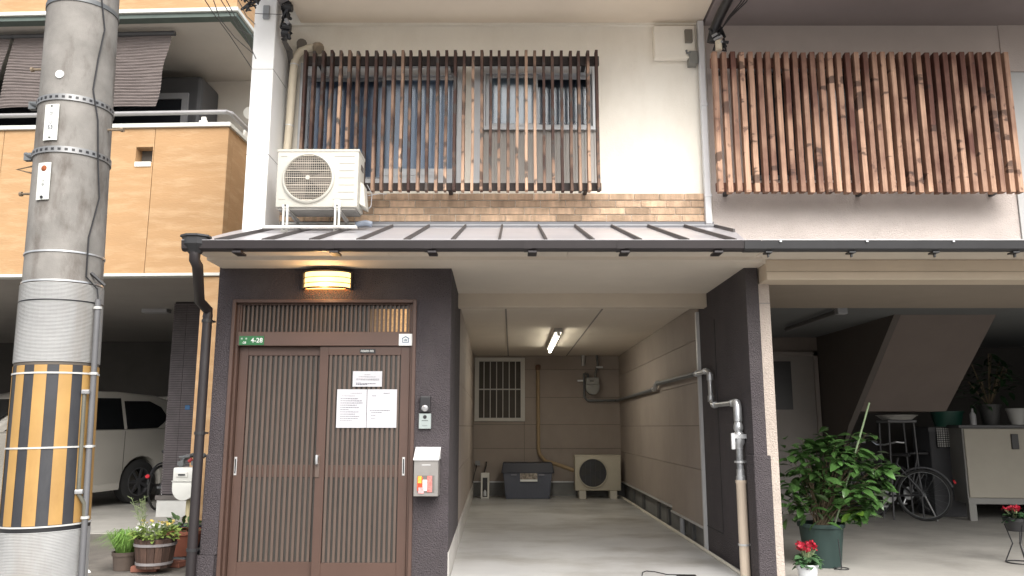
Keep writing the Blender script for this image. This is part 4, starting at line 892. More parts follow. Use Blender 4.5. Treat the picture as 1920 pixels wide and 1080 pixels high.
hp = [(1118, 921), (1140, 926), (1165, 931), (1190, 945), (1215, 963), (1240, 975), (1262, 990), (1290, 1010), (1318, 1026), (1345, 1046), (1372, 1064), (1392, 1078), (1410, 1092)]
def floorp(px, py, z=.02):
    r_ = ray(px, py); k = (z - HC) / r_[2]; return Vector((r_[0] * k, r_[1] * k, z))
hpts = []
for px, py in hp:
    p = floorp(px, py, .024); p.x = min(p.x, 1.95); hpts.append(p)
single('drain_hose', MB().tube(hpts, .016, 8), mat('hose_cream', (.74, .70, .60), .6, .1, 6), 'thin cream drain hose snaking along the right edge of the garage floor', 'hose', smooth=True)
gpz = [(WXR + .035, floorp(1263, 990).y, 0.0)]
single('drain_pipe', MB().tube([(1.99, 9.62, .012), (1.99, 9.62, .2)], .03, 10).tube([(1.99, 9.62, .012), (1.99, 9.62, .03)], .042, 10), greyp, 'short grey drain pipe under the right garage wall', 'pipe', smooth=True)
t = thing('cable', 'thin black cable lying at the front edge of the garage floor', 'cable', floorp(1250, 1076, .012))
part('cord', MB().tube([floorp(1204, 1079, .018), floorp(1205, 1073, .018), floorp(1212, 1070.5, .018), floorp(1228, 1072, .018), floorp(1250, 1077, .018), floorp(1300, 1078, .018)], .004, 6), blackp, t, smooth=True)
single('rubber_mat', MB().prism([(floorp(px, py).x, floorp(px, py).y) for px, py in ((1262, 1084), (1308, 1084), (1304, 1077), (1270, 1078))], .013, .02, 'z'), blackp, 'little black mat at the bottom edge of the garage floor', 'mat')

# ================================================================ WALL BOXES, CABLES
b = MB()
x0, x1, z0, z1 = XX(1226, 80, 8.0), XX(1302, 80, 8.0), ZZ(110, 8.0), ZZ(50, 8.0)
t = thing('vent_cover', 'cream painted flat box high on the cream wall near the downspout', 'vent cover', ((x0 + x1) / 2, 8.0, z0))
part('cover', box(x0, x1, 7.97, U, z0, z1), cream, t, bev=.008); part('lip', box(x0 - .005, x1 + .005, 7.955, 7.97, z0 - .012, z0 + .004), cream, t)
single('junction_box', box(XX(1284, 68, 7.95), XX(1298, 68, 7.95), 7.93, 7.968, ZZ(80, 7.95), ZZ(56, 7.95)), mat('grey_brown', (.2, .18, .15), .6, .1, 4), 'small dark box on the top corner of the cream vent cover', 'junction box', bev=.005)
t = thing('cable_clamp', 'grey clamp box under the vent cover beside the downspout', 'clamp', W(1296, 120, 7.98))
part('clamp_box', box(XX(1291, 110, 7.98), XX(1307, 110, 7.98), 7.94, U, ZZ(121, 7.98), ZZ(98, 7.98)), mat('clamp_grey', (.22, .22, .2), .6, .1, 4), t, bev=.004)
part('clamp_hook', MB().tube([W(1287, 94, 7.95), W(1288, 99, 7.95), W(1295, 99, 7.95)], .012, 6), dsteel, t)
# right cable bundle
t = thing('cable_bundle', 'thick black cable bundle dropping from the eaves beside the right lattice', 'cable', W(1340, 90, 7.7))
part('main_cable', MB().tube([W(1400, -60, 6.9), W(1372, -15, 7.2), W(1350, 30, 7.6), W(1338, 58, 7.75), W(1334, 80, 7.78)], .05, 10), blackp, t, smooth=True)
for q in range(3): part('thin_cable', MB().tube([W(1425 + 8 * q, -60, 6.9), W(1388 + 5 * q, 5, 7.2), W(1366 + 2 * q, 32, 7.5), W(1350 - q, 60, 7.72), W(1343 - 3 * q, 95, 7.75)], .007, 6), blackp, t, smooth=True)
rr = random.Random(3)
for q in range(9):
    c = W(1345 + rr.uniform(-12, 12), 62 + rr.uniform(-18, 32), 7.75); pts = [c + Vector((rr.uniform(-.06, .06), rr.uniform(-.05, .03), rr.uniform(-.09, .09))) for _ in range(4)]
    part('splice_loop', MB().tube(pts, .016, 6), blackp, t, smooth=True)
for q in range(4):
    c = W(1343 + rr.uniform(-8, 8), 75 + rr.uniform(-8, 8), 7.68); part('splice_sleeve', MB().tube([c, c + Vector((.05, .0, .03))], .013, 8), greyp, t, smooth=True)
part('insulator', MB().tube([W(1347, 77, 7.7), W(1348, 94, 7.7)], .035, 10), ivory, t, smooth=True)
# left electric cluster
t = thing('cable_bundle', 'tangled black service cables and clamps on the white corner column', 'cable', W(540, 60, 7.8))
for q in range(14):
    c = W(536 + rr.uniform(-5, 6), 8 + q * 5 + rr.uniform(-4, 4), 7.62); pts = [c + Vector((rr.uniform(-.05, .05), rr.uniform(-.05, .04), rr.uniform(-.1, .1))) for _ in range(4)]
    part('splice_loop', MB().tube(pts, rr.uniform(.008, .02), 6), blackp, t, smooth=True)
for px, py in ((541, 14), (538, 50), (536, 62)):
    c = W(px, py, 7.6); part('clamp', MB().tube([c + Vector((-.04, 0, .0)), c + Vector((.04, 0, -.01))], .04, 10), blackp, t, smooth=True)
part('splice_sleeve', MB().tube([W(536, 36, 7.55), W(541, 44, 7.55)], .02, 8), greyp, t, smooth=True)
for q in range(4): part('drop_cable', MB().tube([W(534 + q * 2, 66, 7.62), W(530 + q * 2, 78, 7.66), W(538 + 3 * q, 95, 7.85), W(542 + 3 * q, 115 + 6 * q, 7.98), W(540 + 2 * q, 200, 8.03), W(535 + q, 275, 8.03)], .010, 6), mat('cable_grey', (.12, .11, .10), .6, .1, 5), t, smooth=True)
single('column_bracket', box(XX(494, 22, 7.54), XX(506, 22, 7.54), 7.52, 7.548, ZZ(36, 7.54), ZZ(11, 7.54)), mat('bracket_grey', (.3, .31, .32), .5, .1, 5), 'grey metal bracket high on the white corner column', 'bracket', bev=.006)
t = thing('overhead_wires', 'thin overhead wires sagging across the left balcony to the corner column', 'wires', W(440, 60, 8))
for k_, pts in enumerate(([(378, -10), (400, 25), (430, 65), (472, 128)], [(397, -10), (412, 35), (440, 70), (474, 100)], [(408, -10), (430, 25), (448, 55), (475, 68)], [(440, -10), (452, 10), (462, 30), (478, 45)], [(418, -12), (440, 30), (455, 58), (480, 110)])):
    part('wire', MB().tube([W(px, py, 6.5 + .35 * i) for i, (px, py) in enumerate(pts)], .0045, 5), blackp, t, smooth=True)
for q in range(9):
    c = W(466 + rr.uniform(-10, 14), 6 + rr.uniform(-12, 18), 7.2); pts = [c + Vector((rr.uniform(-.09, .09), rr.uniform(-.05, .05), rr.uniform(-.09, .09))) for _ in range(4)]
    part('wire_tangle', MB().tube(pts, rr.uniform(.006, .014), 6), blackp, t, smooth=True)
single('wire_clip', MB().tube([W(478, 25, 7.5), W(490, 26, 7.5), W(532, 27, 7.53)], .0035, 5), blackp, 'single thin wire stapled across the white corner column', 'wire', smooth=True)

# ================================================================ ORANGE HOUSE (left)
O = thing('balcony_house', 'orange panelled house at left with balconies over a dark carport', 'house', (-3.56, 9.5, 0), rz=R(-2.5))
LB = O
def opart(name, b, m, bev=0, parent=None, **k): return part(name, b, m, parent or O, bev=bev, local=True, **k)
pz0, pz1 = 3.095, 4.965
def ozz(py, y=9.5): return ZZ(py, y)
seams = [0, -.94, -2.9, -4.9, -6.9, -8.9]
for i in range(5):
    a, c = seams[i + 1] + .004, seams[i] - (.004 if i else 0)
    b = MB()
    if i == 1:
        hx0, hx1, hz0, hz1 = -1.17, -.955, ozz(303), ozz(273)
        b.box(a, hx0, 0, .15, pz0, pz1).box(hx1, c, 0, .15, pz0, pz1).box(hx0, hx1, 0, .15, pz0, hz0).box(hx0, hx1, 0, .15, hz1, pz1)
    else: b.box(a, c, 0, .15, pz0, pz1)
    opart('balcony_panel', b, orange)
opart('balcony_core', box(-8.9, -.01, .151, .2, pz0 + .0, pz1), MATS['joint_dark'])
opart('drain_sill', box(hx0, hx1 - .01, -.012, .1, hz0 - .05, hz0 + .012), whitepl)
opart('balcony_side_panel', box(-.15, 0, .152, 2.0, pz0, pz1), orange)
trim = mat('trim_ivory', (.60, .61, .57), .5, .05, 4); trimd = mat('trim_shadow_green', (.10, .13, .115), .6, .1, 4)
b = MB(); b.box(-9, .03, -.035, .18, pz1, pz1 + .055).box(-.17, .03, .18, 2.0, pz1, pz1 + .055); opart('balcony_coping', b, trim, .004)
b = MB(); b.box(-9, .03, -.035, .18, pz0 - .04, pz0 - .002).box(-.17, .02, .18, 2.0, pz0 - .04, pz0 - .002); opart('lower_trim', b, trim, .004)
# railing
rlm = mat('rail_aluminium', (.38, .37, .37), .4, .08, 4, metal=.4)
rz_ = ozz(203)
rl = opart('railing', MB().tube([(-9, .07, rz_ - .02), (-.07, .07, rz_ - .02), (-.03, .12, rz_ - .02), (-.03, 2.0, rz_ - .02)], .030, 10), rlm, smooth=True)
bk_ = mesh(MB().box(-.03, .03, -.005, .03, .03, .11).box(-.055, .055, -.012, -.002, 0, .06), 'rail_bracket', whitepl, .004)
for x in (-.36, -2.2, -4.0): link('rail_bracket', bk_, rl, (x, .06, pz1 + .055))
bk2 = mesh(MB().box(-.012, .0, -.055, .055, 0, .06).box(-.03, .0, -.03, .03, .03, .11), 'rail_bracket', whitepl, .004)
for y in (.55, 1.3): link('rail_bracket', bk2, rl, (.0, y, pz1 + .055))
# upper storey
uz = 6.50
b = MB(); b.box(-9, 0, 0, .16, uz + .085, 8.2); opart('upper_panel', b, orange)
opart('upper_side_panel', box(-.16, 0, .162, 2.1, uz + .085, 8.2), orange)
opart('upper_trim', MB().box(-9, .03, -.035, .16, uz + .03, uz + .084).box(-.16, .03, .16, 2.1, uz + .03, uz + .084), trim, .004)
opart('upper_trim_lower', MB().box(-9, .0, .0, .14, uz - .03, uz + .029).box(-.13, .0, .14, 2.1, uz - .03, uz + .029), trimd)
opart('balcony_ceiling', box(-9, -.01, .15, 2.1, uz, uz + .03), mat('balcony_ceiling_paint', (.58, .54, .49), .85, .05, 2))
opart('balcony_back_wall', box(-9, 1.0, 2.0, 2.1, 3.1, uz), beigew)
bw = opart('balcony_window', MB().box(-4.6, -1.02, 1.35, 1.999, 4.06, 6.31), drkframe, .09, seg=4)
opart('window_frame', rectframe(MB(), -4.4, -1.19, 4.2, 6.02, .09, 1.31, 1.349), mat('frame_mid_grey', (.30, .30, .31), .5, .05, 4), parent=bw)
opart('pane', box(-4.3, -1.285, 1.325, 1.345, 4.3, 5.925), MATS['dark_pane'], parent=bw)
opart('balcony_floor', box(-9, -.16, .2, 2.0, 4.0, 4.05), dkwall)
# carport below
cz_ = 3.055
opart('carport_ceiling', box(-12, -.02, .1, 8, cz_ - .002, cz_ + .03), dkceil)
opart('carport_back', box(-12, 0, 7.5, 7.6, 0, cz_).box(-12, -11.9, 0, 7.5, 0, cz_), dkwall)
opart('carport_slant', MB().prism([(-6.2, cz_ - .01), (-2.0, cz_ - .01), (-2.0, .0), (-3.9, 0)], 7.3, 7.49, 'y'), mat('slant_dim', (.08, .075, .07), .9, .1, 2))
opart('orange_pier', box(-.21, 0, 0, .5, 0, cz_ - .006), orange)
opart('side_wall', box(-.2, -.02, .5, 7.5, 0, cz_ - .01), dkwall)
# tiled column
tx0, tx1, ty = XX(326, 565, 11.5) + 3.56 - .08, -.21, 1.95
tc_ = opart('tiled_wall', box(tx0 + .012, tx1, ty + .012, ty + .8, .30, cz_ - .01), mat('tile_grout', (.035, .03, .032), .9, .1, 3))
b = MB(); zrow = .32; ri = 0
while zrow < cz_ - .05:
    x = tx0 - .1
    while x < tx1:
        a_, c_ = max(x, tx0), min(x + .293, tx1)
        if c_ - a_ > .01: b.box(a_, c_, ty - random.uniform(0, .004), ty + .0115, zrow, zrow + .026)
        x += .297
    b.box(tx0 - .002, tx0 + .0115, ty + .005, ty + .8, zrow, zrow + .026)
    zrow += .0335; ri += 1
opart('tiles', b, tile, parent=tc_, stuff=True)
opart('tiled_wall_base', box(tx0 - .03, tx1, ty - .04, ty + .85, 0, .24), mat('base_pale', (.48, .48, .46), .8, .1, 4), .005)
opart('base_ledge', box(tx0 - .05, tx1, ty - .06, ty + .85, .24, .30), mat('ledge_dark', (.10, .09, .085), .8, .1, 4), .005)
opart('ceiling_light_bar', box(-2.3, -1.9, 2.6, 2.75, cz_ - .06, cz_ - .003), greyp)
opart('drain_box', box(.02, .3, 1.2, 1.5, 3.6, 3.85), whitepl)
opart('blue_notice', box(tx0 + .27, tx0 + .34, ty - .012, ty - .005, ozz(768, 11.5) - .0, ozz(760, 11.5)), blue)
# fabric shade
def shade(x0, x1, label, seed):
    t = thing('fabric_shade', label, 'shade', (-3.56, 9.5, 0), rz=R(-2.5), group='fabric shades on the left balcony')
    zt, zb = 6.40, 5.33; rs = random.Random(seed); ph = rs.uniform(0, 5)
    def fn(u, v):
        z = zb + (zt - zb) * v; s = 1 - v
        bow = .05 * math.sin(s * 3.14) + .13 * s * s + .03 * math.sin(u * 7 + ph) * s
        x = x0 + (x1 - x0) * u - (.05 * s * s * u) + .015 * math.sin(v * 9) * u
        return (x, .30 - bow + .006 * math.sin(v * 150 + 1.5 * math.sin(u * 6)) - .008 * rs.random() * .5, z + .012 * math.sin(u * 11 + v * 4))
    b = MB(); b.grid(fn, 30, 110); part('cloth', b, fabric, t, smooth=True, local=True)
    part('top_bar', MB().tube([(x0 - .03, .3, zt + .01), (x1 + .05, .3, zt + .01)], .035, 8), drkframe, t, smooth=True, local=True)
shade(-3.14, -.99, 'brown striped fabric shade hanging behind the concrete pole', 1)
shade(-5.2, -3.2, 'brown fabric shade cut by the left edge of the picture', 2)
single('fan_cover', MB().tube([W(468, 212, 11.3), W(468, 212, 11.2)], .09, 14), whitepl, 'round white wall cover on the balcony back wall', 'cover', smooth=True)
# left gas meter
y_ = 8.9
t = thing('gas_meter', 'white gas meter on a cream pipe beside the porch downpipe', 'gas meter', (XX(350, 975, y_), y_, 0))
cx = XX(350, 900, y_); z0, z1 = ZZ(938, y_), ZZ(876, y_)
meter(t, cx, y_, z0, z1 - z0, .125, mat('meter_white', (.66, .66, .62), .45, .04, 5), dp=.16)
part('meter_pipe', MB().tube([(cx + .03, y_ + .04, 0), (cx + .03, y_ + .04, z0 + .03)], .034, 12), mat('pipe_cream_yellow', (.48, .42, .25), .6, .1, 5), t, smooth=True)
b = MB(); b.tube([(cx - .07, y_, z1 - .01), (cx - .07, y_, z1 + .05), (cx - .06, y_ + .05, z1 + .1), (cx - .06, y_ + .3, z1 + .12)], .026, 8).tube([(cx + .08, y_, z1 - .01), (cx + .08, y_, z1 + .06), (cx + .1, y_ + .2, z1 + .12)], .026, 8)
part('connector_pipe', b, dsteel, t, smooth=True)
b = MB(); b.tube([(cx - .07, y_, z1 + .02), (cx - .07, y_, z1 + .06)], .045, 8).tube([(cx + .08, y_, z1 + .02), (cx + .08, y_, z1 + .07)], .045, 8).tube([(cx - .09, y_ - .02, z1 + .11), (cx + .03, y_ - .02, z1 + .115)], .012, 6); part('union_nut', b, dsteel, t, smooth=True)
part('red_tap', MB().tube([(cx + .02, y_ - .02, z1 + .06), (cx + .05, y_ - .02, z1 + .09)], .02, 8), mat('tap_red', (.3, .03, .03), .5, .1, 5), t, smooth=True)

# ================================================================ UTILITY POLE
PY = 4.0
pb = Vector((-2.245, PY, 0)); 
pb.x = XX(78, 1080, PY) + (XX(78, 1080, PY) - XX(158, 0, PY)) * ((ZZ(1080, PY)) / (ZZ(0, PY) - ZZ(1080, PY)))
lean = math.atan((XX(158, 0, PY) - XX(78, 1080, PY)) / (ZZ(0, PY) - ZZ(1080, PY)))
UP = thing('utility_pole', 'grey concrete utility pole with black and yellow striped sleeve', 'utility pole', pb, rot=(0, lean, 0))
def pr(z): return .1935 - .0062 * z
PYf = PY - .17
def pz(py): return ZZ(py, PYf)
def up_(name, b, m, **k): return part(name, b, m, UP, local=True, **k)
up_('shaft', MB().lathe([(pr(-.2), -.2), (pr(2), 2), (pr(4), 4), (pr(9), 9)], n=48), polec, smooth=True)
def ribbed(z0, z1):
    b = MB(); prof = []; z = z0; p_ = .0066
    while z < z1: prof += [(pr(z) + .006, z), (pr(z) + .0084, z + p_ * .3), (pr(z) + .0084, z + p_ * .6), (pr(z) + .006, z + p_ * .9)]; z += p_
    b.lathe([(pr(z0), z0)] + prof + [(pr(z1), z1)], n=44); return b
s1 = up_('ribbed_sleeve', ribbed(pz(678), pz(531)), ribw)
s2 = up_('ribbed_sleeve', ribbed(.0, pz(1001)), ribw)
sz0, sz1 = pz(987), pz(684)
ss = up_('striped_sleeve', MB().lathe([(pr(sz0), sz0), (pr(sz0) + .004, sz0), (pr(sz1) + .004, sz1), (pr(sz1), sz1)], n=48), blk, smooth=True)
ns = 11
for k in range(ns):
    a0 = 2 * math.pi * k / ns + R(8); a1 = a0 + 2 * math.pi / ns * .53
    part('yellow_stripe', MB().lathe([(pr(sz0) + .0042, sz0), (pr(sz0) + .006, sz0 + .002), (pr(sz1) + .006, sz1 - .002), (pr(sz1) + .0042, sz1)], n=8, a0=a0, a1=a1), yel, ss, local=True, smooth=True)
up_('black_band', MB().lathe([(pr(sz0) + .001, sz0 - .05), (pr(sz0) + .006, sz0 - .048), (pr(sz0) + .007, sz0 - .002), (pr(sz0), sz0)], n=44), blackp, smooth=True)
up_('dirty_collar', MB().lathe([(pr(sz1) + .0005, sz1), (pr(sz1) + .003, sz1 + .001), (pr(sz1) + .003, pz(678) - .001), (pr(sz1) + .0005, pz(678))], n=44), mat('collar_dirty', (.10, .085, .07), .8, .2, 6), smooth=True)
def band(z, w_, m, name='band', t_=.004): return up_(name, MB().lathe([(pr(z), z - w_), (pr(z) + t_ + .001, z - w_), (pr(z) + t_ + .001, z + w_), (pr(z), z + w_)], n=44), m, smooth=True)
wb = mat('band_white', (.55, .55, .53), .4, .1, 5)
for py in (470, 525): band(pz(py), .004, steel)
for py in (699, 840): band(pz(py), .004, wb, t_=.008)
band(pz(562), .003, blackp, t_=.009)
band(pz(989), .0035, wb, t_=.010)
def perforated(z, nm='perforated_strap'):
    st = band(z, .016, mat('strap_steel', (.25, .25, .25), .4, .1, 5, metal=.5), nm, .006)
    hm = mesh(box(.0, .008, -.007, .007, -.006, .006), 'strap_hole', blackp)
    for k in range(36):
        a = 2 * math.pi * k / 36
        if -3.0 < math.atan2(math.sin(a), math.cos(a)) < .3: link('strap_hole', hm, st, ((pr(z) + .0005) * math.cos(a), (pr(z) + .0005) * math.sin(a), z), rot=(0, 0, a))
    a = R(200); part('strap_buckle', MB().tube([((pr(z) + .02) * math.cos(a) - .02, (pr(z) + .02) * math.sin(a), z + .015), ((pr(z) + .02) * math.cos(a) + .05, (pr(z) + .02) * math.sin(a) - .03, z - .01)], .012, 8).box(-pr(z) - .03, -pr(z) + .01, -.08, -.05, z - .02, z + .02), dsteel, st, local=True)
perforated(pz(182)); perforated(pz(280))
band(ZZ(-4, PYf), .012, dsteel)
for px_sign, py in ((-1, 101), (1, 222), (-1, 343), (-1, 297)):
    z = pz(py); r0 = pr(z)
    b = MB()
    if py == 297: b.tube([(-r0 + .01, -.02, z + .02), (-r0 - .09, -.03, z - .005), (-r0 + .01, -.02, z - .03)], .006, 6)
    else:
        b.tube([(px_sign * (r0 - .01), -.0, z), (px_sign * (r0 + .075), -.0, z)], .0065, 8); b.tube([(px_sign * (r0 + .07), 0, z), (px_sign * (r0 + .083), 0, z)], .013, 8)
    up_('step_bolt', b, mat('bolt_rust', (.22, .17, .12), .6, .3, 8, metal=.4), smooth=True)
# plates
def plate(py0, py1, a, w_, nm):
    z0, z1 = pz(py1), pz(py0); r0 = pr(z0) + .006
    b = MB()
    for s_ in range(4):
        a1 = a - w_ / 2 + w_ * s_ / 4; a2 = a - w_ / 2 + w_ * (s_ + 1) / 4
        b.hexa([(r0 * math.cos(a1), r0 * math.sin(a1), z0), (r0 * math.cos(a2), r0 * math.sin(a2), z0), ((r0 + .004) * math.cos(a2), (r0 + .004) * math.sin(a2), z0), ((r0 + .004) * math.cos(a1), (r0 + .004) * math.sin(a1), z0),
                (r0 * math.cos(a1), r0 * math.sin(a1), z1), (r0 * math.cos(a2), r0 * math.sin(a2), z1), ((r0 + .004) * math.cos(a2), (r0 + .004) * math.sin(a2), z1), ((r0 + .004) * math.cos(a1), (r0 + .004) * math.sin(a1), z1)])
    return up_(nm, b, mat('plate_white', (.68, .70, .66), .5, .04, 5, dirt=.2, dirt_col=(.4, .35, .3), dscale=9)), z0, z1, r0 + .0045
AV = math.atan2(-PY, 2.3)      # direction towards the camera
def on(a, r_, z): return Vector((r_ * math.cos(a), r_ * math.sin(a), z))
p1, z0, z1, rp = plate(197, 264, AV - .62, .40, 'number_plate')
a = AV - .62; tr_ = (R(90), 0, a + R(90))
for txt, dz, sz in (('53', .35, .030), ('リ', .47, .02), ('コ', .74, .02)):
    pos = on(a, rp + .001, z0 + (z1 - z0) * dz) ; cu = textb(txt, sz, (0, 0, 0), ink, p1, rot=tr_); cu.location = pos
part('screw', MB().lathe([(0, .004), (.006, .004), (.006, 0)], on(a, rp, z0 + .012), 8).lathe([(0, .004), (.006, .004), (.006, 0)], on(a, rp, z1 - .012), 8), blackp, p1, local=True)
p2, z0, z1, rp = plate(306, 375, AV - .70, .38, 'rusty_plate')
a = AV - .70; b = MB(); q = on(a, rp, z1 - .03); b.tube([q, q + on(a, .004, 0)], [.016, .006], 10); part('rust_spot', b, mat('rust', (.22, .06, .02), .9, .4, 20), p2, local=True)
b = MB(); q = on(a, rp, z0 + .012); b.tube([q, q + on(a, .004, 0)], .008, 8); part('screw', b, blackp, p2, local=True)
tx_ = textb('一七番', .017, (0, 0, 0), mat('ink_faint', (.42, .43, .42), .8, .05, 5), p2, rot=(R(90), R(90), a + R(90))); tx_.location = on(a, rp + .001, (z0 + z1) / 2)
q = on(AV - .50, pr(pz(140)), pz(140)); up_('round_tag', MB().tube([q, q * 1.0 + on(AV - .5, .006, 0)], .021, 16), whiter)
# conduit on the right side
ca = R(-12)
def cpt(py): z = pz(py); return on(ca, pr(z) + .030, z)
up_('conduit', MB().tube([cpt(556), cpt(700), cpt(1130)], .0145, 10), mat('conduit_grey', (.12, .12, .125), .5, .1, 5), smooth=True)
up_('conduit_small', MB().tube([on(ca - .16, pr(1.2) + .012, pz(735)), on(ca - .16, pr(.9) + .014, pz(930)), on(ca - .05, pr(.8) + .03, pz(950)), on(ca - .02, pr(.75) + .03, pz(985))], .010, 8), mat('conduit_olive', (.12, .115, .09), .5, .1, 5), smooth=True)
for py in (735, 927): 
    q = on(ca - .16, pr(1) + .015, pz(py)); up_('conduit_clip', MB().tube([q + Vector((-.012, -.008, 0)), q + Vector((.02, 0, 0))], .012, 6), steel)
for py in (572, 699, 840, 978):
    q = cpt(py); up_('conduit_clip', MB().tube([q + Vector((0, 0, -.006)), q + Vector((0, 0, .006))], .0195, 10), wb)
wpts = [on(R(-35), pr(pz(-10)) + .01, pz(-20)), on(R(-25), pr(2.9) + .006, pz(40)), on(R(-33), pr(2.8) + .006, pz(100)), on(R(-38), pr(2.6) + .006, pz(160)), on(R(-28), pr(2.5) + .012, pz(215)), on(R(-22), pr(2.3) + .010, pz(300)), on(R(-16), pr(2.1) + .010, pz(360)), on(R(-30), pr(2) + .010, pz(440)), on(R(-30), pr(1.8) + .010, pz(515)), on(R(-12), pr(1.8) + .02, pz(535)), on(ca, pr(1.7) + .03, pz(556))]
up_('pole_wire', MB().tube(wpts, .0042, 6), blackp, smooth=True)
up_('lower_bracket', MB().tube([on(R(-20), pr(1.8), pz(505)), on(R(-8), pr(1.8) + .05, pz(528))], .009, 6), blackp)

# ================================================================ LEAVES AND POTS
def leaf_mesh(L, Wd, m, name='leaf', fold=.25, droop=.25):
    pts = [(0, 0), (.25, .7), (.55, 1.0), (.82, .6), (1, 0)]
    vs = [(t_ * L, 0, -droop * L * t_ * t_) for t_, _ in pts]; n = len(pts)
    up1 = [(t_ * L, w_ * Wd, fold * w_ * Wd - droop * L * t_ * t_) for t_, w_ in pts[1:-1]]; dn = [(t_ * L, -w_ * Wd, fold * w_ * Wd - droop * L * t_ * t_) for t_, w_ in pts[1:-1]]
    v = vs + up1 + dn; f = []
    f += [(0, 1, n), (0, n + 3, 1)]
    for i in range(2): f += [(1 + i, 2 + i, n + i + 1, n + i), (1 + i, n + 3 + i, n + 4 + i, 2 + i)]
    f += [(3, 4, n + 2), (3, n + 5, 4)]
    me = bpy.data.meshes.new(name); me.from_pydata(v, [], f); me.materials.append(m)
    for p in me.polygons: p.use_smooth = True
    return me
def pot(b, r0, r1, h, c, rim=.02, n=28):
    b.lathe([(0, 0), (r0, 0), (r1 * .98, h - rim * 1.6), (r1 * 1.05, h - rim * 1.6), (r1 * 1.06, h), (r1 * .96, h), (r1 * .93, h - .03), (0, h - .03)], c, n); return b
# big shrub
bc = floorp(1537, 1066, .012); bc.y += .16; bc.x = XX(1540, 1000, bc.y)
t = thing('potted_shrub', 'leafy green shrub with a slanting stake in a dark green pot', 'potted plant', bc, group=None)
ph = ZZ(985, bc.y - .2) - .012
pr0 = (XX(1580, 1000, bc.y) - XX(1495, 1000, bc.y)) / 2
part('pot', pot(MB(), pr0 * .74, pr0 * .95, ph, bc), gpot, t, smooth=True)
part('soil', MB().lathe([(0, ph - .025), (pr0 * .9, ph - .028)], bc, 24), soil, t)
lms = [leaf_mesh(.13, .033, leafm), leaf_mesh(.155, .040, leafm), leaf_mesh(.14, .036, leafm, droop=.4)]; lmy = [leaf_mesh(.14, .036, leafy), leaf_mesh(.16, .042, leafy, droop=.15)]
rs = random.Random(11)
CC = W(1562, 900, bc.y)
ex, ez = (XX(1668, 880, bc.y) - XX(1470, 880, bc.y)) / 2 * 1.0, (ZZ(815, bc.y) - ZZ(985, bc.y)) / 2
tips = []
for k in range(58):
    while True:
        v = Vector((rs.uniform(-1, 1), rs.uniform(-1, 1), rs.uniform(-1, 1)))
        if .25 < v.length < 1: break
    v = v.normalized() * (v.length ** .5)
    tp_ = CC + Vector((v.x * ex * .92, v.y * .32, v.z * ez * .95 - .12 * v.x * v.x * ez + .03))
    if tp_.z < ph + .06: tp_.z = ph + .06 + rs.random() * .1
    tips.append(tp_)
tips += [W(1668, 885, bc.y - .1), W(1655, 870, bc.y - .15), W(1650, 905, bc.y), W(1478, 850, bc.y), W(1505, 825, bc.y), W(1625, 812, bc.y), W(1600, 815, bc.y), W(1640, 850, bc.y)]
b = MB()
for tp_ in tips:
    base = bc + Vector((rs.uniform(-.05, .05), rs.uniform(-.05, .05), ph - .03)); mid = base.lerp(tp_, .55) + Vector((0, 0, .06))
    b.tube([base, mid, tp_], [.006, .004, .002], 5, cap=False)
part('branches', b, stemm, t)
cnt = 0
b_extra = MB()
for i, tp_ in enumerate(tips):
    young = i >= len(tips) - 8 and i < len(tips) - 5 or rs.random() < .12
    for q in range(8 if i % 3 else 9):
        a = q * 2.4 + rs.uniform(-.4, .4); el = rs.uniform(-.35, .5)
        me = rs.choice(lmy if young else lms); pos = tp_ + Vector((rs.uniform(-.02, .02), rs.uniform(-.02, .02), -.022 * (q // 2) + rs.uniform(-.01, .01)))
        if cnt < 296: link('leaf', me, t, pos - bc, rot=(rs.uniform(-.5, .5), -el, a), scale=(s_ := rs.uniform(.7, 1.15), s_, s_)); cnt += 1
        else:
            M_ = Matrix.Translation(pos) @ Matrix.Rotation(a, 4, 'Z') @ Matrix.Rotation(-el, 4, 'Y') @ Matrix.Rotation(rs.uniform(-.5, .5), 4, 'X') @ Matrix.Scale(rs.uniform(.7, 1.1), 4)
            b_extra.add([M_ @ v.co for v in me.vertices], [tuple(p.vertices) for p in me.polygons])
for q in range(420):     # inner and lower leaves
    v = Vector((rs.gauss(0, .5), rs.gauss(0, .5), rs.gauss(0, .5))); pos = CC + Vector((v.x * ex * .95 - .06, v.y * .28 + .03, v.z * ez - .06))
    if pos.z < ph + .02 or abs(pos.x - CC.x) > ex: continue
    me = rs.choice(lms); M_ = Matrix.Translation(pos) @ Matrix.Rotation(rs.uniform(0, 6.28), 4, 'Z') @ Matrix.Rotation(rs.uniform(-.6, .6), 4, 'Y') @ Matrix.Rotation(rs.uniform(-.6, .6), 4, 'X') @ Matrix.Scale(rs.uniform(.6, 1.05), 4)
    b_extra.add([M_ @ v.co for v in me.vertices], [tuple(p.vertices) for p in me.polygons])
me = bpy.data.meshes.new('foliage'); me.from_pydata([tuple(Vector(v) - bc) for v in b_extra.v], [], b_extra.f); me.materials.append(leafm)
o = link('foliage', me, t); o['kind'] = 'stuff'
part('stake', MB().tube([W(1565, 985, bc.y - .08), W(1630, 755, bc.y - .12)], .0085, 8), bamboo, t, smooth=True)
part('wire_stand', MB().tube([bc + Vector((.06, -pr0 - .02, ph * .7)), bc + Vector((.075, -pr0 - .02, .01)), bc + Vector((-.0, -pr0 - .04, .008))], .0045, 5).tube([bc + Vector((.09 + .06 * math.cos(a), -pr0 + .02 + .06 * math.sin(a), .006)) for a in [i * .5 for i in range(14)]], .0045, 5), blackp, t)
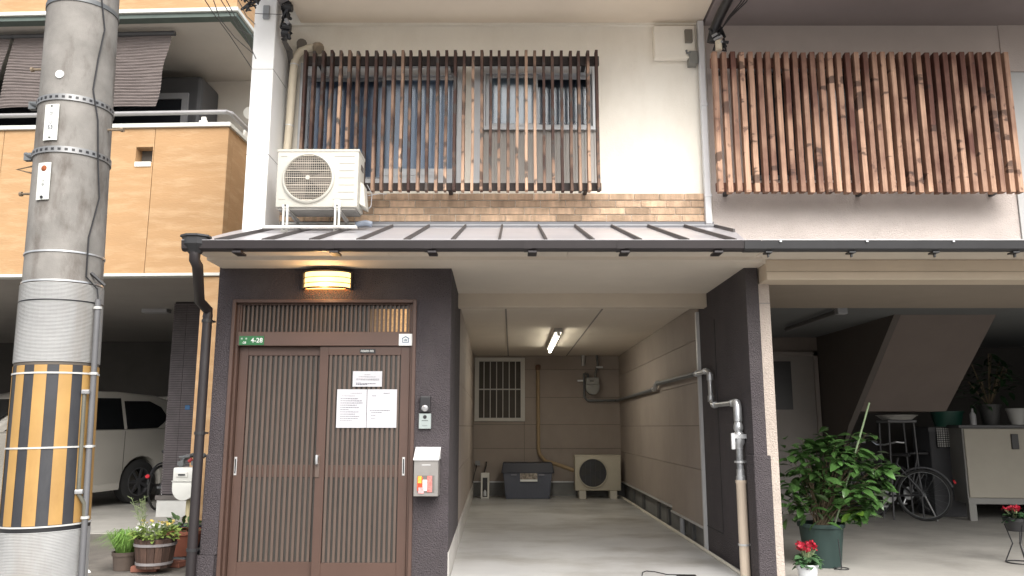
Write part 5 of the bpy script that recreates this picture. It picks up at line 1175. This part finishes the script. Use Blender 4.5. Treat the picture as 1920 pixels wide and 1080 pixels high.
# flower pots
def flowers(t, c, n, rad, hgt, fm, lm, leafn, petal=.02, seed=3, lo=0):
    rs = random.Random(seed); b = MB()
    pm_ = []
    for v in range(2):
        q = MB()
        for k in range(5):
            a = k * 1.2566; w2 = .55
            q.add([(0, 0, 0), (petal * math.cos(a - w2), petal * math.sin(a - w2), petal * .5), (petal * 1.25 * math.cos(a), petal * 1.25 * math.sin(a), petal * .75), (petal * math.cos(a + w2), petal * math.sin(a + w2), petal * .5)], [(0, 1, 2, 3)])
        pm_.append(mesh(q, 'flower', fm))
    for i in range(n):
        a = rs.uniform(0, 6.28); r_ = rad * math.sqrt(rs.random()) * .8; p = c + Vector((r_ * math.cos(a), r_ * math.sin(a) * .8, hgt * rs.uniform(.7, 1)))
        b.tube([c + Vector((0, 0, lo)), p], .0022, 4, cap=False)
        link('flower', pm_[i % 2], t, p - ORG[t.name], rot=(rs.uniform(.2, 1.2), rs.uniform(-.5, .5), rs.uniform(0, 6)))
    part('stems', b, dryg, t)
    for i in range(leafn):
        a = rs.uniform(0, 6.28); r_ = rad * rs.uniform(.2, 1.0); p = c + Vector((r_ * math.cos(a) * .7, r_ * math.sin(a) * .7, hgt * rs.uniform(.05, .5)))
        link('leaf', lm, t, p - ORG[t.name], rot=(rs.uniform(-.4, .4), rs.uniform(-.5, .2), a))
cy = floorp(1512, 1100, 0); cy.z = .012
cpt_ = Vector((XX(1513, 1050, 6.75), 6.75, .012))
t = thing('cyclamen_pot', 'red cyclamen in a small white pot in front of the green pot', 'potted plant', cpt_)
phh = ZZ(1060, 6.75)
part('pot', pot(MB(), .06, .085, phh, cpt_, n=22), mat('pot_white', (.72, .74, .76), .4, .04, 5), t, smooth=True)
part('soil', MB().lathe([(0, phh - .028), (.078, phh - .03)], cpt_, 16), soil, t)
lmc = leaf_mesh(.07, .03, mat('leaf_cyclamen', (.055, .12, .05), .5, .4, 30, rnd=.3), droop=.35)
flowers(t, cpt_ + Vector((0, 0, phh - .03)), 26, .10, .19, redf, lmc, 75, .024, 5)
# right edge flowers on a stand
rc = Vector((XX(1912, 1000, 7.6), 7.6, .010))
rb = floorp(1912, 1056, .01); rc = Vector((rb.x, rb.y, .01)); sh = ZZ(985, rc.y)
t = thing('flower_stand', 'red flowers on a black wire stand cut by the right edge', 'potted plant', rc)
b = MB(); b.tube([rc + Vector((.11 * math.cos(a), .11 * math.sin(a), .008)) for a in [i * .35 for i in range(19)]], .006, 6)
for k in range(3): a = k * 2.09 - 1.5; b.tube([rc + Vector((.11 * math.cos(a), .11 * math.sin(a), .01)), rc + Vector((.04 * math.cos(a), .04 * math.sin(a), sh * .5)), rc + Vector((.09 * math.cos(a), .09 * math.sin(a), sh))], .006, 6)
part('wire_stand', b, blackp, t)
part('pot', pot(MB(), .07, .10, .12, rc + Vector((0, 0, sh - .06)), n=20), blackp, t, smooth=True)
flowers(t, rc + Vector((0, 0, sh + .03)), 14, .12, .13, redf, leaf_mesh(.08, .03, leafd), 36, .022, 9)
# left planters
yb = 7.22
bx = XX(290, 1040, yb); bz0 = .05; bh = ZZ(1008, yb) - bz0; r1 = (XX(328, 1015, yb) - XX(252, 1015, yb)) / 2
t = thing('barrel_planter', 'half barrel wooden planter with yellow and white flowers', 'planter', (bx, yb, .05))
for k in range(16):
    a0, a1 = 2 * math.pi * k / 16 + .012, 2 * math.pi * (k + 1) / 16 - .012; b = MB(); P_ = []
    for (rf_, zf) in ((.80, 0), (1.0, 1)):
        for rr_ in (r1 * rf_, r1 * rf_ - .015):
            for a in (a0, a1): P_.append((bx + rr_ * math.cos(a), yb + rr_ * math.sin(a), bz0 + bh * zf))
    b.hexa([P_[0], P_[1], P_[3], P_[2], P_[4], P_[5], P_[7], P_[6]]); part('stave', b, barrel, t, bev=.002)
for zf, rf_ in ((.16, .83), (.80, .965)):
    z = bz0 + bh * zf; part('hoop', MB().lathe([(r1 * rf_, z - .011), (r1 * rf_ + .005, z - .011), (r1 * rf_ + .007, z + .011), (r1 * rf_, z + .011)], (bx, yb, 0), 32), hoop, t, smooth=True)
part('soil', MB().lathe([(0, bz0 + bh * .93), (r1 * .95, bz0 + bh * .93)], (bx, yb, 0), 24), soil, t)
tc0 = Vector((bx, yb, bz0 + bh * .9))
small = leaf_mesh(.055, .016, mat('leaf_small', (.19, .27, .06), .5, .4, 30, rnd=.4)); rs = random.Random(5)
for i in range(170):
    a = rs.uniform(0, 6.28); r_ = r1 * math.sqrt(rs.random()) * 1.05; link('leaf', small, t, tc0 + Vector((r_ * math.cos(a), r_ * math.sin(a), rs.uniform(.02, .14 - .05 * r_ / r1))) - ORG[t.name], rot=(rs.uniform(-.6, .6), rs.uniform(-1.2, .3), a))
flowers(t, tc0 + Vector((.01, 0, 0)), 18, r1 * 1.1, .17, yelf, small, 5, .013, 8)
flowers(t, tc0 + Vector((-.05, -.02, 0)), 16, r1 * 1.2, .15, whitef, small, 5, .012, 4)
b = MB(); rs = random.Random(8); 
for px, pyt in ((262, 935), (268, 940), (246, 932), (255, 948), (272, 930)):
    tp_ = W(px, pyt, yb - .02); base = W(268, 1000, yb); b.tube([base, base.lerp(tp_, .5) + Vector((.01, 0, 0)), tp_], .0025, 4, cap=False)
    for q in range(14):
        p = base.lerp(tp_, .35 + .65 * q / 14); b.tube([p, p + Vector((rs.uniform(-.045, .045), rs.uniform(-.02, .02), rs.uniform(.01, .035)))], .0022, 3, cap=False)
part('feathery_stems', b, dryg, t)
# grass pot
gx, gy = XX(234, 1050, 7.36), 7.36; gh = ZZ(1034, gy)
t = thing('grass_pot', 'bushy green grass in a small brown pot left of the barrel', 'potted plant', (gx, gy, 0))
part('pot', pot(MB(), .085, .105, gh, (gx, gy, 0.002), n=22), brownpot, t, smooth=True)
part('soil', MB().lathe([(0, gh - .028), (.095, gh - .03)], (gx, gy, 0), 16), soil, t)
b = MB()
for i in range(520):
    a = rs.uniform(0, 6.28); L_ = rs.uniform(.14, .36); r_ = rs.uniform(0, .07); p0 = Vector((gx + r_ * math.cos(a), gy + r_ * math.sin(a), gh - .03)); o_ = rs.uniform(.3, 1.25)
    mid = p0 + Vector((math.cos(a) * L_ * .35 * o_, math.sin(a) * L_ * .35 * o_, L_ * .62)); e = p0 + Vector((math.cos(a) * L_ * .85 * o_, math.sin(a) * L_ * .85 * o_, L_ * (.75 - .35 * o_)))
    sdv = Vector((-math.sin(a), math.cos(a), 0)) * .0028; b.add([p0 - sdv, p0 + sdv, mid + sdv, mid - sdv, e], [(0, 1, 2, 3), (3, 2, 4)])
me = bpy.data.meshes.new('grass_blades'); me.from_pydata([tuple(Vector(v) - ORG[t.name]) for v in b.v], [], b.f); me.materials.append(grassm); o = link('grass_blades', me, t); o['kind'] = 'stuff'
# terracotta bowl
ty_ = 7.95; txx = XX(342, 1010, ty_); th = ZZ(993, ty_) - .04
t = thing('terracotta_pot', 'wide terracotta pot with low green leaves under the white gas meter', 'potted plant', (txx, ty_, 0))
part('pot', pot(MB(), .12, .19, th, (txx, ty_, .04), n=28), terra, t, smooth=True)
part('pot_stand', MB().lathe([(.1, .0), (.12, .0), (.11, .04), (0, .04)], (txx, ty_, 0), 20), drkframe, t)
part('soil', MB().lathe([(0, th + .01), (.175, th + .008)], (txx, ty_, 0), 20), soil, t)
big = leaf_mesh(.10, .02, mat('leaf_mid', (.07, .13, .045), .5, .4, 30, rnd=.4))
for i in range(60):
    a = rs.uniform(0, 6.28); r_ = .14 * math.sqrt(rs.random()); link('leaf', big, t, Vector((r_ * math.cos(a), r_ * math.sin(a), th + rs.uniform(.02, .13))), rot=(rs.uniform(-.4, .4), rs.uniform(-1.1, .1), a))
single('planter_trough', MB().box(txx - .2, txx + .05, ty_ + .3, ty_ + .5, .0, .28), bluelid, 'dark blue trough behind the terracotta pot', 'planter', bev=.01)
brk = mat('loose_brick', (.27, .11, .075), .9, .25, 8, .5, 60)
c = floorp(272, 1071, 0)
for i, (px, py, rzv, lab) in enumerate(((272, 1072, .12, 'worn red brick lying under the front of the barrel planter'), (322, 1063, -.25, 'dark red brick lying right of the barrel planter'))):
    c = floorp(px, py, 0); o = link('brick', mesh(MB().box(-.11, .11, -.05, .05, 0.003, .055 if i == 0 else .06), 'brick', brk, .008, seg=2), None, c, rot=(0, 0, rzv)); tag(o, lab, 'brick', 'loose bricks round the planters')
single('crumpled_paper', MB().lathe([(0, .0), (.035, .003), (.02, .02), (0, .03)], floorp(163, 1074, 0), 7), whiter, 'small scrap of white paper on the ground beside the pole', 'litter')

# ================================================================ CAR
CA = R(-22)
car = thing('minivan', 'pearl white minivan parked deep in the left carport', 'car', (-6.1, 13.4, 0.012), rot=(0, 0, 0))
# local x: 0 = rear axle, + = towards the front; y: 0 = near side, + = away
dirv = Vector((-.374, -.927, 0)); car.rotation_euler = (0, 0, math.atan2(dirv.y, dirv.x)); car.scale = (1.06, 1.06, 1.06)
# local +y must point away from the camera (to the left/back): rotate gives y = (-dir.y, dir.x)... handled by sign
sg = -1   # near side at y=0, far side at y = sg*1.7
def carp(name, b, m, parent=car, **k): return part(name, b, m, parent, local=True, **k)
def archpts(cx, r, n=10): return [(cx + r * math.cos(a), .33 + r * math.sin(a)) for a in [math.pi * i / n for i in range(n + 1)]]
ra = archpts(0, .39); fa = archpts(2.75, .39)
lower = [(3.62, .30), (3.68, .55), (3.60, .80), (3.2, .98), (2.55, 1.08), (0.4, 1.12), (-.72, 1.14), (-.80, .9), (-.83, .5), (-.78, .30), (-.45, .26)] 
poly = [(-.39, .27)] + [(p[0], p[1]) for p in reversed(ra)] + [(.39, .25)] + [(2.36, .20)] + [(p[0], p[1]) for p in reversed(fa)] + [(3.14, .24)] + lower[:-1]
poly = [(-.39, .27)] + list(reversed(ra)) + [(.39, .25), (2.36, .19)] + list(reversed(fa)) + [(3.14, .24)] + lower[:-1]
carp('car_body', MB().prism([(x, z) for x, z in poly], 0, -1.7 * 1, 'y'), carm, bev=.02, seg=2, smooth=True)
roofl = [(2.5, 1.08), (1.75, 1.56), (1.2, 1.68), (.4, 1.70), (-.35, 1.66), (-.66, 1.58), (-.74, 1.35), (-.72, 1.14)]
def cab(y0, s_): return [(x, y0 + s_ * .16 * max(0, (z - 1.08)) / .62, z) for x, z in roofl]
A_, B_ = cab(-.02, -1), cab(-1.68, 1); n = len(roofl); b = MB(); b.add(A_ + B_, [tuple(range(n)), tuple(range(n, 2 * n))[::-1]] + [(i, n + i, n + (i + 1) % n, (i + 1) % n) for i in range(n)])
carp('cabin', b, carm, bev=.035, seg=3, smooth=True)
def sidewin(pts, nm):
    b = MB(); q = [(x, -.02 - .16 * (z - 1.08) / .62 + .004, z) for x, z in pts]; q2 = [(x, y - .02, z) for x, y, z in q]; k = len(pts)
    b.add(q + q2, [tuple(range(k)), tuple(range(k, 2 * k))[::-1]] + [(i, (i + 1) % k, k + (i + 1) % k, k + i) for i in range(k)]); carp(nm, b, carg)
sidewin([(-.55, 1.30), (-.30, 1.15), (.30, 1.13), (.30, 1.56), (-.20, 1.57), (-.42, 1.48)], 'rear_side_window')
sidewin([(.36, 1.13), (1.28, 1.12), (1.28, 1.58), (.36, 1.60)], 'side_window')
sidewin([(1.36, 1.12), (2.28, 1.11), (1.70, 1.48), (1.36, 1.58)], 'front_side_window')
b = MB(); b.add([(2.52, -.14, 1.10), (1.80, -.20, 1.55), (1.80, -1.50, 1.55), (2.52, -1.56, 1.10)], [(0, 1, 2, 3)]); carp('windscreen', b, carg)
carp('rear_spoiler', MB().box(-.80, -.60, -1.5, -.2, 1.60, 1.66), carm, bev=.015)
carp('tail_light', MB().box(-.79, -.70, -.02, .004, .95, 1.25), mat('tail_red', (.3, .02, .02), .3, .1, 4), bev=.01)
carp('door_mirror', MB().box(2.05, 2.22, .0, .16, 1.08, 1.22), carm, bev=.03, seg=2, smooth=True)
carp('door_handle', MB().box(.95, 1.13, .0, .022, .93, .96).box(1.45, 1.63, .0, .022, .93, .96), carm, bev=.006)
carp('sill_skirt', MB().prism([(.42, .24), (2.34, .18), (2.34, .30), (.42, .34)], .0005, .02, 'y'), carm, bev=.004)
carp('door_gap', MB().box(1.315, 1.322, .0005, .003, .32, 1.1).box(.36, .366, .0005, .003, .40, 1.1), blackp)
for wx in (0, 2.75):
    Mw = Matrix.Rotation(R(90), 4, 'X')
    wh = carp('wheel', MB().lathe([(.20, -.10), (.30, -.10), (.33, -.08), (.33, .08), (.30, .10), (.20, .10), (.20, -.10)], (wx, -.13, .33), 32, M=Mw), tyre, smooth=True)
    b = MB(); b.lathe([(.205, -.09), (.215, -.10), (.20, -.105), (.19, -.07), (.19, .05)], (wx, -.13, .33), 28, M=Mw)
    for k in range(7):
        a = k * 2 * math.pi / 7; c_, s_ = math.cos(a), math.sin(a); q = .022
        b.hexa([(wx - s_ * q, -.055, .33 + c_ * q), (wx + s_ * q, -.055, .33 - c_ * q), (wx + .2 * c_ + s_ * q, -.045, .33 + .2 * s_ - c_ * q), (wx + .2 * c_ - s_ * q, -.045, .33 + .2 * s_ + c_ * q),
                (wx - s_ * q, -.04, .33 + c_ * q), (wx + s_ * q, -.04, .33 - c_ * q), (wx + .2 * c_ + s_ * q, -.032, .33 + .2 * s_ - c_ * q), (wx + .2 * c_ - s_ * q, -.032, .33 + .2 * s_ + c_ * q)])
    carp('rim', b, rimm, parent=wh)
    carp('hub_cap', MB().lathe([(0, .095), (.04, .095), (.045, .07)], (wx, -.13, .33), 12, M=Matrix.Rotation(R(-90), 4, 'X')), rimm, parent=wh)

# ================================================================ BICYCLES
def bicycle(loc, rz_v, label, group, basket=True):
    t = thing('bicycle', label, 'bicycle', loc, rz=rz_v, group=group)
    def bp(name, b, m, parent=t, **k): return part(name, b, m, parent, local=True, **k)
    r_ = .32
    fr = mat('bike_frame_dark', (.03, .03, .033), .4, .1, 5)
    for x in (-.53, .53):
        b = MB(); b.tube([(x + r_ * math.cos(a), 0, r_ + .02 + r_ * math.sin(a)) for a in [i * 2 * math.pi / 32 for i in range(33)]], .017, 6); wh = bp('wheel', b, tyre, smooth=True)
        b = MB(); b.tube([(x + .3 * math.cos(a), 0, r_ + .02 + .3 * math.sin(a)) for a in [i * 2 * math.pi / 32 for i in range(33)]], .006, 5)
        for k in range(18):
            a = k * math.pi / 9; b.tube([(x, .02 * (-1) ** k, r_ + .02), (x + .3 * math.cos(a), 0, r_ + .02 + .3 * math.sin(a))], .0013, 3)
        b.tube([(x, -.04, r_ + .02), (x, .04, r_ + .02)], .02, 8); bp('spokes', b, dsteel, parent=wh)
        b = MB(); b.tube([(x + .36 * math.cos(a), 0, r_ + .02 + .36 * math.sin(a)) for a in [(.1 + i * .17) for i in range(17)]], .014, 5); bp('mudguard', b, mat('mudguard_steel', (.06, .06, .064), .35, .1, 5, metal=.4), smooth=True)
    b = MB(); z = r_ + .02
    for a_, c_ in (((-.53, z), (-.1, z - .03)), ((-.53, z), (-.22, .75)), ((-.1, z - .03), (-.25, .82)), ((-.1, z - .03), (.36, .72)), ((.36, .84), (.53, z)), ((.36, .72), (.34, .98)), ((-.17, .6), (.37, .80))): b.tube([(a_[0], 0, a_[1]), (c_[0], 0, c_[1])], .014, 8)
    bp('frame', b, fr, smooth=True)
    bp('saddle', MB().hexa([(-.40, -.09, .84), (-.40, .09, .84), (-.12, .02, .85), (-.12, -.02, .85), (-.40, -.09, .89), (-.40, .09, .89), (-.12, .02, .88), (-.12, -.02, .88)]), blackp, bev=.015, seg=2)
    bp('handlebar', MB().tube([(.18, -.28, 1.02), (.28, -.24, 1.03), (.34, -.08, .99), (.34, .08, .99), (.28, .24, 1.03), (.18, .28, 1.02)], .012, 8), steel, smooth=True)
    bp('crank', MB().tube([(-.1, -.06, z - .03), (-.02, -.07, z - .17)], .01, 6).box(-.07, .03, -.14, -.06, z - .185, z - .165).lathe([(0, 0), (.09, 0), (.09, .006)], (-.1, -.04, z - .03), 20, M=Matrix.Rotation(R(90), 4, 'X')), steel)
    bp('kickstand', MB().tube([(-.53, -.04, z), (-.66, -.10, .0)], .01, 6), steel)
    bp('reflector', MB().tube([(-.89, 0, .52), (-.91, 0, .53)], .03, 10), mat('reflector_red', (.5, .02, .03), .3, .1, 5))
    if basket:
        b = MB()
        for k in range(9):
            y = -.16 + .04 * k
            b.tube([(.46, y * .8, .74), (.44, y, .98)], .003, 4).tube([(.72, y * .8, .76), (.78, y, .98)], .003, 4)
        for zz, g in ((.74, .8), (.82, .87), (.90, .93), (.98, 1)): b.tube([(.45, -.16 * g, zz), (.74, -.16 * g, zz), (.74, .16 * g, zz), (.45, .16 * g, zz), (.45, -.16 * g, zz)], .004, 4)
        bp('basket', b, dsteel)
    return t
bicycle((5.55, 11.55, .010), R(194), 'bicycle with steel mudguard facing left, nearest to the cabinet', 'bicycles in the dim carports', basket=False)
bicycle((5.05, 11.2, .010), R(150), 'dark bicycle with basket half hidden behind the shrub', 'bicycles in the dim carports')
bicycle((-5.22, 12.75, .012), R(85), 'bicycle with a red reflector standing behind the tiled wall', 'bicycles in the dim carports', basket=False)

# ================================================================ RIGHT CARPORT STUFF
y_ = 11.0
x0 = XX(1808, 850, y_)
t = thing('cabinet', 'low beige two door cabinet with a black handle in the right carport', 'cabinet', (x0, y_, .01), rz=R(-9))
cmat = mat('cabinet_beige', (.36, .33, .27), .5, .04, 4); cgrey = mat('cabinet_grey', (.24, .235, .22), .5, .05, 4)
H_ = ZZ(797, y_) - .01
part('carcass', MB().box(0, 2.6, 0.02, .6, .22, H_ - .04), cgrey, t, local=True, bev=.004)
part('cabinet_door', MB().box(.02, 1.27, 0, .019, .30, H_ - .05), cmat, t, local=True, bev=.006); part('cabinet_door', MB().box(1.28, 2.58, 0, .019, .30, H_ - .05), cmat, t, local=True, bev=.006)
part('worktop', MB().box(-.05, 2.65, -.03, .63, H_ - .038, H_), drkframe, t, local=True, bev=.004)
part('handle', MB().box(.60, .69, -.02, -.001, H_ - .32, H_ - .12), blackp, t, local=True, bev=.005)
part('leg', MB().box(0.0, .09, .0, .1, 0, .219), cgrey, t, local=True); part('leg', MB().box(2.4, 2.49, .0, .1, 0, .219), cgrey, t, local=True)
part('skirt', MB().box(0.0, 2.58, .005, .018, .22, .295), cgrey, t, local=True)
p = W(1910, 788, 10.9); pz_ = H_ + .012
p = Vector((XX(1912, 790, 10.9), 10.95, pz_))
t = thing('white_pot', 'white flower pot on the cabinet at the right edge', 'pot', p)
part('pot', pot(MB(), .08, .125, .22, p, n=24), mat('pot_offwhite', (.34, .34, .33), .5, .04, 5), t, smooth=True)
p = Vector((XX(1858, 790, 11.15), 11.15, pz_))
t = thing('potted_plant', 'dark tall leafy plant standing on the cabinet in shadow', 'potted plant', p)
part('pot', pot(MB(), .10, .14, .28, p, n=20), mat('pot_dim', (.04, .04, .04), .6, .1, 5), t, smooth=True)
b = MB(); rs = random.Random(21)
dl = leaf_mesh(.20, .035, leafd)
for k in range(9):
    tp_ = p + Vector((rs.uniform(-.25, .3), rs.uniform(-.15, .15), rs.uniform(.5, 1.05))); b.tube([p + Vector((0, 0, .25)), tp_], .01, 5, cap=False)
    for q in range(9): link('leaf', dl, t, tp_ - p + Vector((0, 0, -.04 * q)), rot=(0, rs.uniform(-.5, .6), q * 2.4 + rs.random()))
part('stems', b, stemm, t)
single('green_tub', MB().lathe([(0, 0), (.17, 0), (.21, .2), (.225, .2), (.225, .215), (.2, .215), (.165, .01)], (XX(1773, 790, 11.6), 11.55, ZZ(800, 11.6)), 28), mat('tub_green', (.012, .07, .05), .5, .05, 5), 'green plastic tub on the pile beside the cabinet', 'tub', smooth=True)
# pile: crate under tub
t = thing('storage_crate', 'dark crate stacked high under the green tub', 'crate', (XX(1765, 850, 11.75), 11.75, .01))
xc = XX(1775, 850, 11.7)
part('crate_body', box(xc - .33, xc + .2, 11.5, 12.0, .01, ZZ(800, 11.6) - .004), mat('crate_dim', (.06, .06, .065), .7, .1, 5), t, bev=.01)
part('crate_rim', box(xc - .345, xc + .215, 11.48, 11.5, ZZ(800, 11.6) - .07, ZZ(800, 11.6) - .01), drkframe, t)
b = MB(); xq = XX(1778, 820, 11.4)
zq = ZZ(800, 11.4)
t = thing('checked_cloth', 'black and white checked cloth hanging beside the cabinet', 'cloth', (xq, 11.45, zq - .3))
for i in range(6):
    for j in range(9):
        x = xq - .12 + .03 * i; z = zq - .28 + .03 * j
        b.add([(x, 11.47 + .008 * math.sin(i), z), (x + .02, 11.47 + .008 * math.sin(i + .7), z), (x + .02, 11.47 + .008 * math.sin(i + .7), z + .02), (x, 11.47 + .008 * math.sin(i), z + .02)], [(0, 1, 2, 3)])
part('white_checks', b, mat('check_white', (.5, .5, .48), .8, .05, 5), t)
part('cloth', MB().grid(lambda u, v: (xq - .13 + .2 * u, 11.478 + .008 * math.sin(u * 7), zq - .3 + .3 * v), 10, 2), blackp, t)
single('white_basin', MB().lathe([(0, 0), (.19, 0), (.25, .05), (.27, .055), (.27, .065), (.24, .065), (.18, .012)], (XX(1681, 782, 11.2), 11.2, ZZ(787, 11.2)), 30), mat('basin_white', (.42, .41, .39), .5, .04, 5), 'shallow white basin upside a dark stand behind the bicycles', 'basin', smooth=True)
xb = XX(1681, 820, 11.25)
t = thing('stool', 'dark stool holding the white basin', 'stool', (xb, 11.25, .01)); zt_ = ZZ(787, 11.2) - .003
part('seat', box(xb - .2, xb + .2, 11.05, 11.4, zt_ - .04, zt_), drkframe, t, bev=.006)
for sx in (-.17, .17):
    for sy in (11.08, 11.37): part('leg', MB().tube([(xb + sx, sy, zt_ - .04), (xb + sx * 1.2, sy, .01)], .012, 6), drkframe, t)
t = thing('light_batten', 'unlit batten lamp under the right carport ceiling', 'lamp', (3.7, 9.3, 2.5))
def cp(px, py, z):
    r_ = ray(px, py); k = (z - HC) / r_[2]; return Vector((r_[0] * k, r_[1] * k, z))
a_, c_ = cp(1575, 583, 2.50), cp(1475, 618, 2.50)
part('batten', MB().tube([a_, c_], .03, 6), mat('batten_grey', (.10, .10, .10), .5, .05, 5), t); part('end_cap', MB().box(a_.x - .05, a_.x + .06, a_.y - .06, a_.y + .03, 2.46, 2.549), greyp, t, bev=.006)
single('spray_bottle', MB().lathe([(0, 0), (.04, 0), (.04, .14), (.015, .18), (.015, .22), (0, .22)], (XX(1827, 790, 10.95), 10.98, pz_), 12), greyp, 'small grey bottle at the left end of the cabinet top', 'bottle', smooth=True)
bpy.context.view_layer.update()
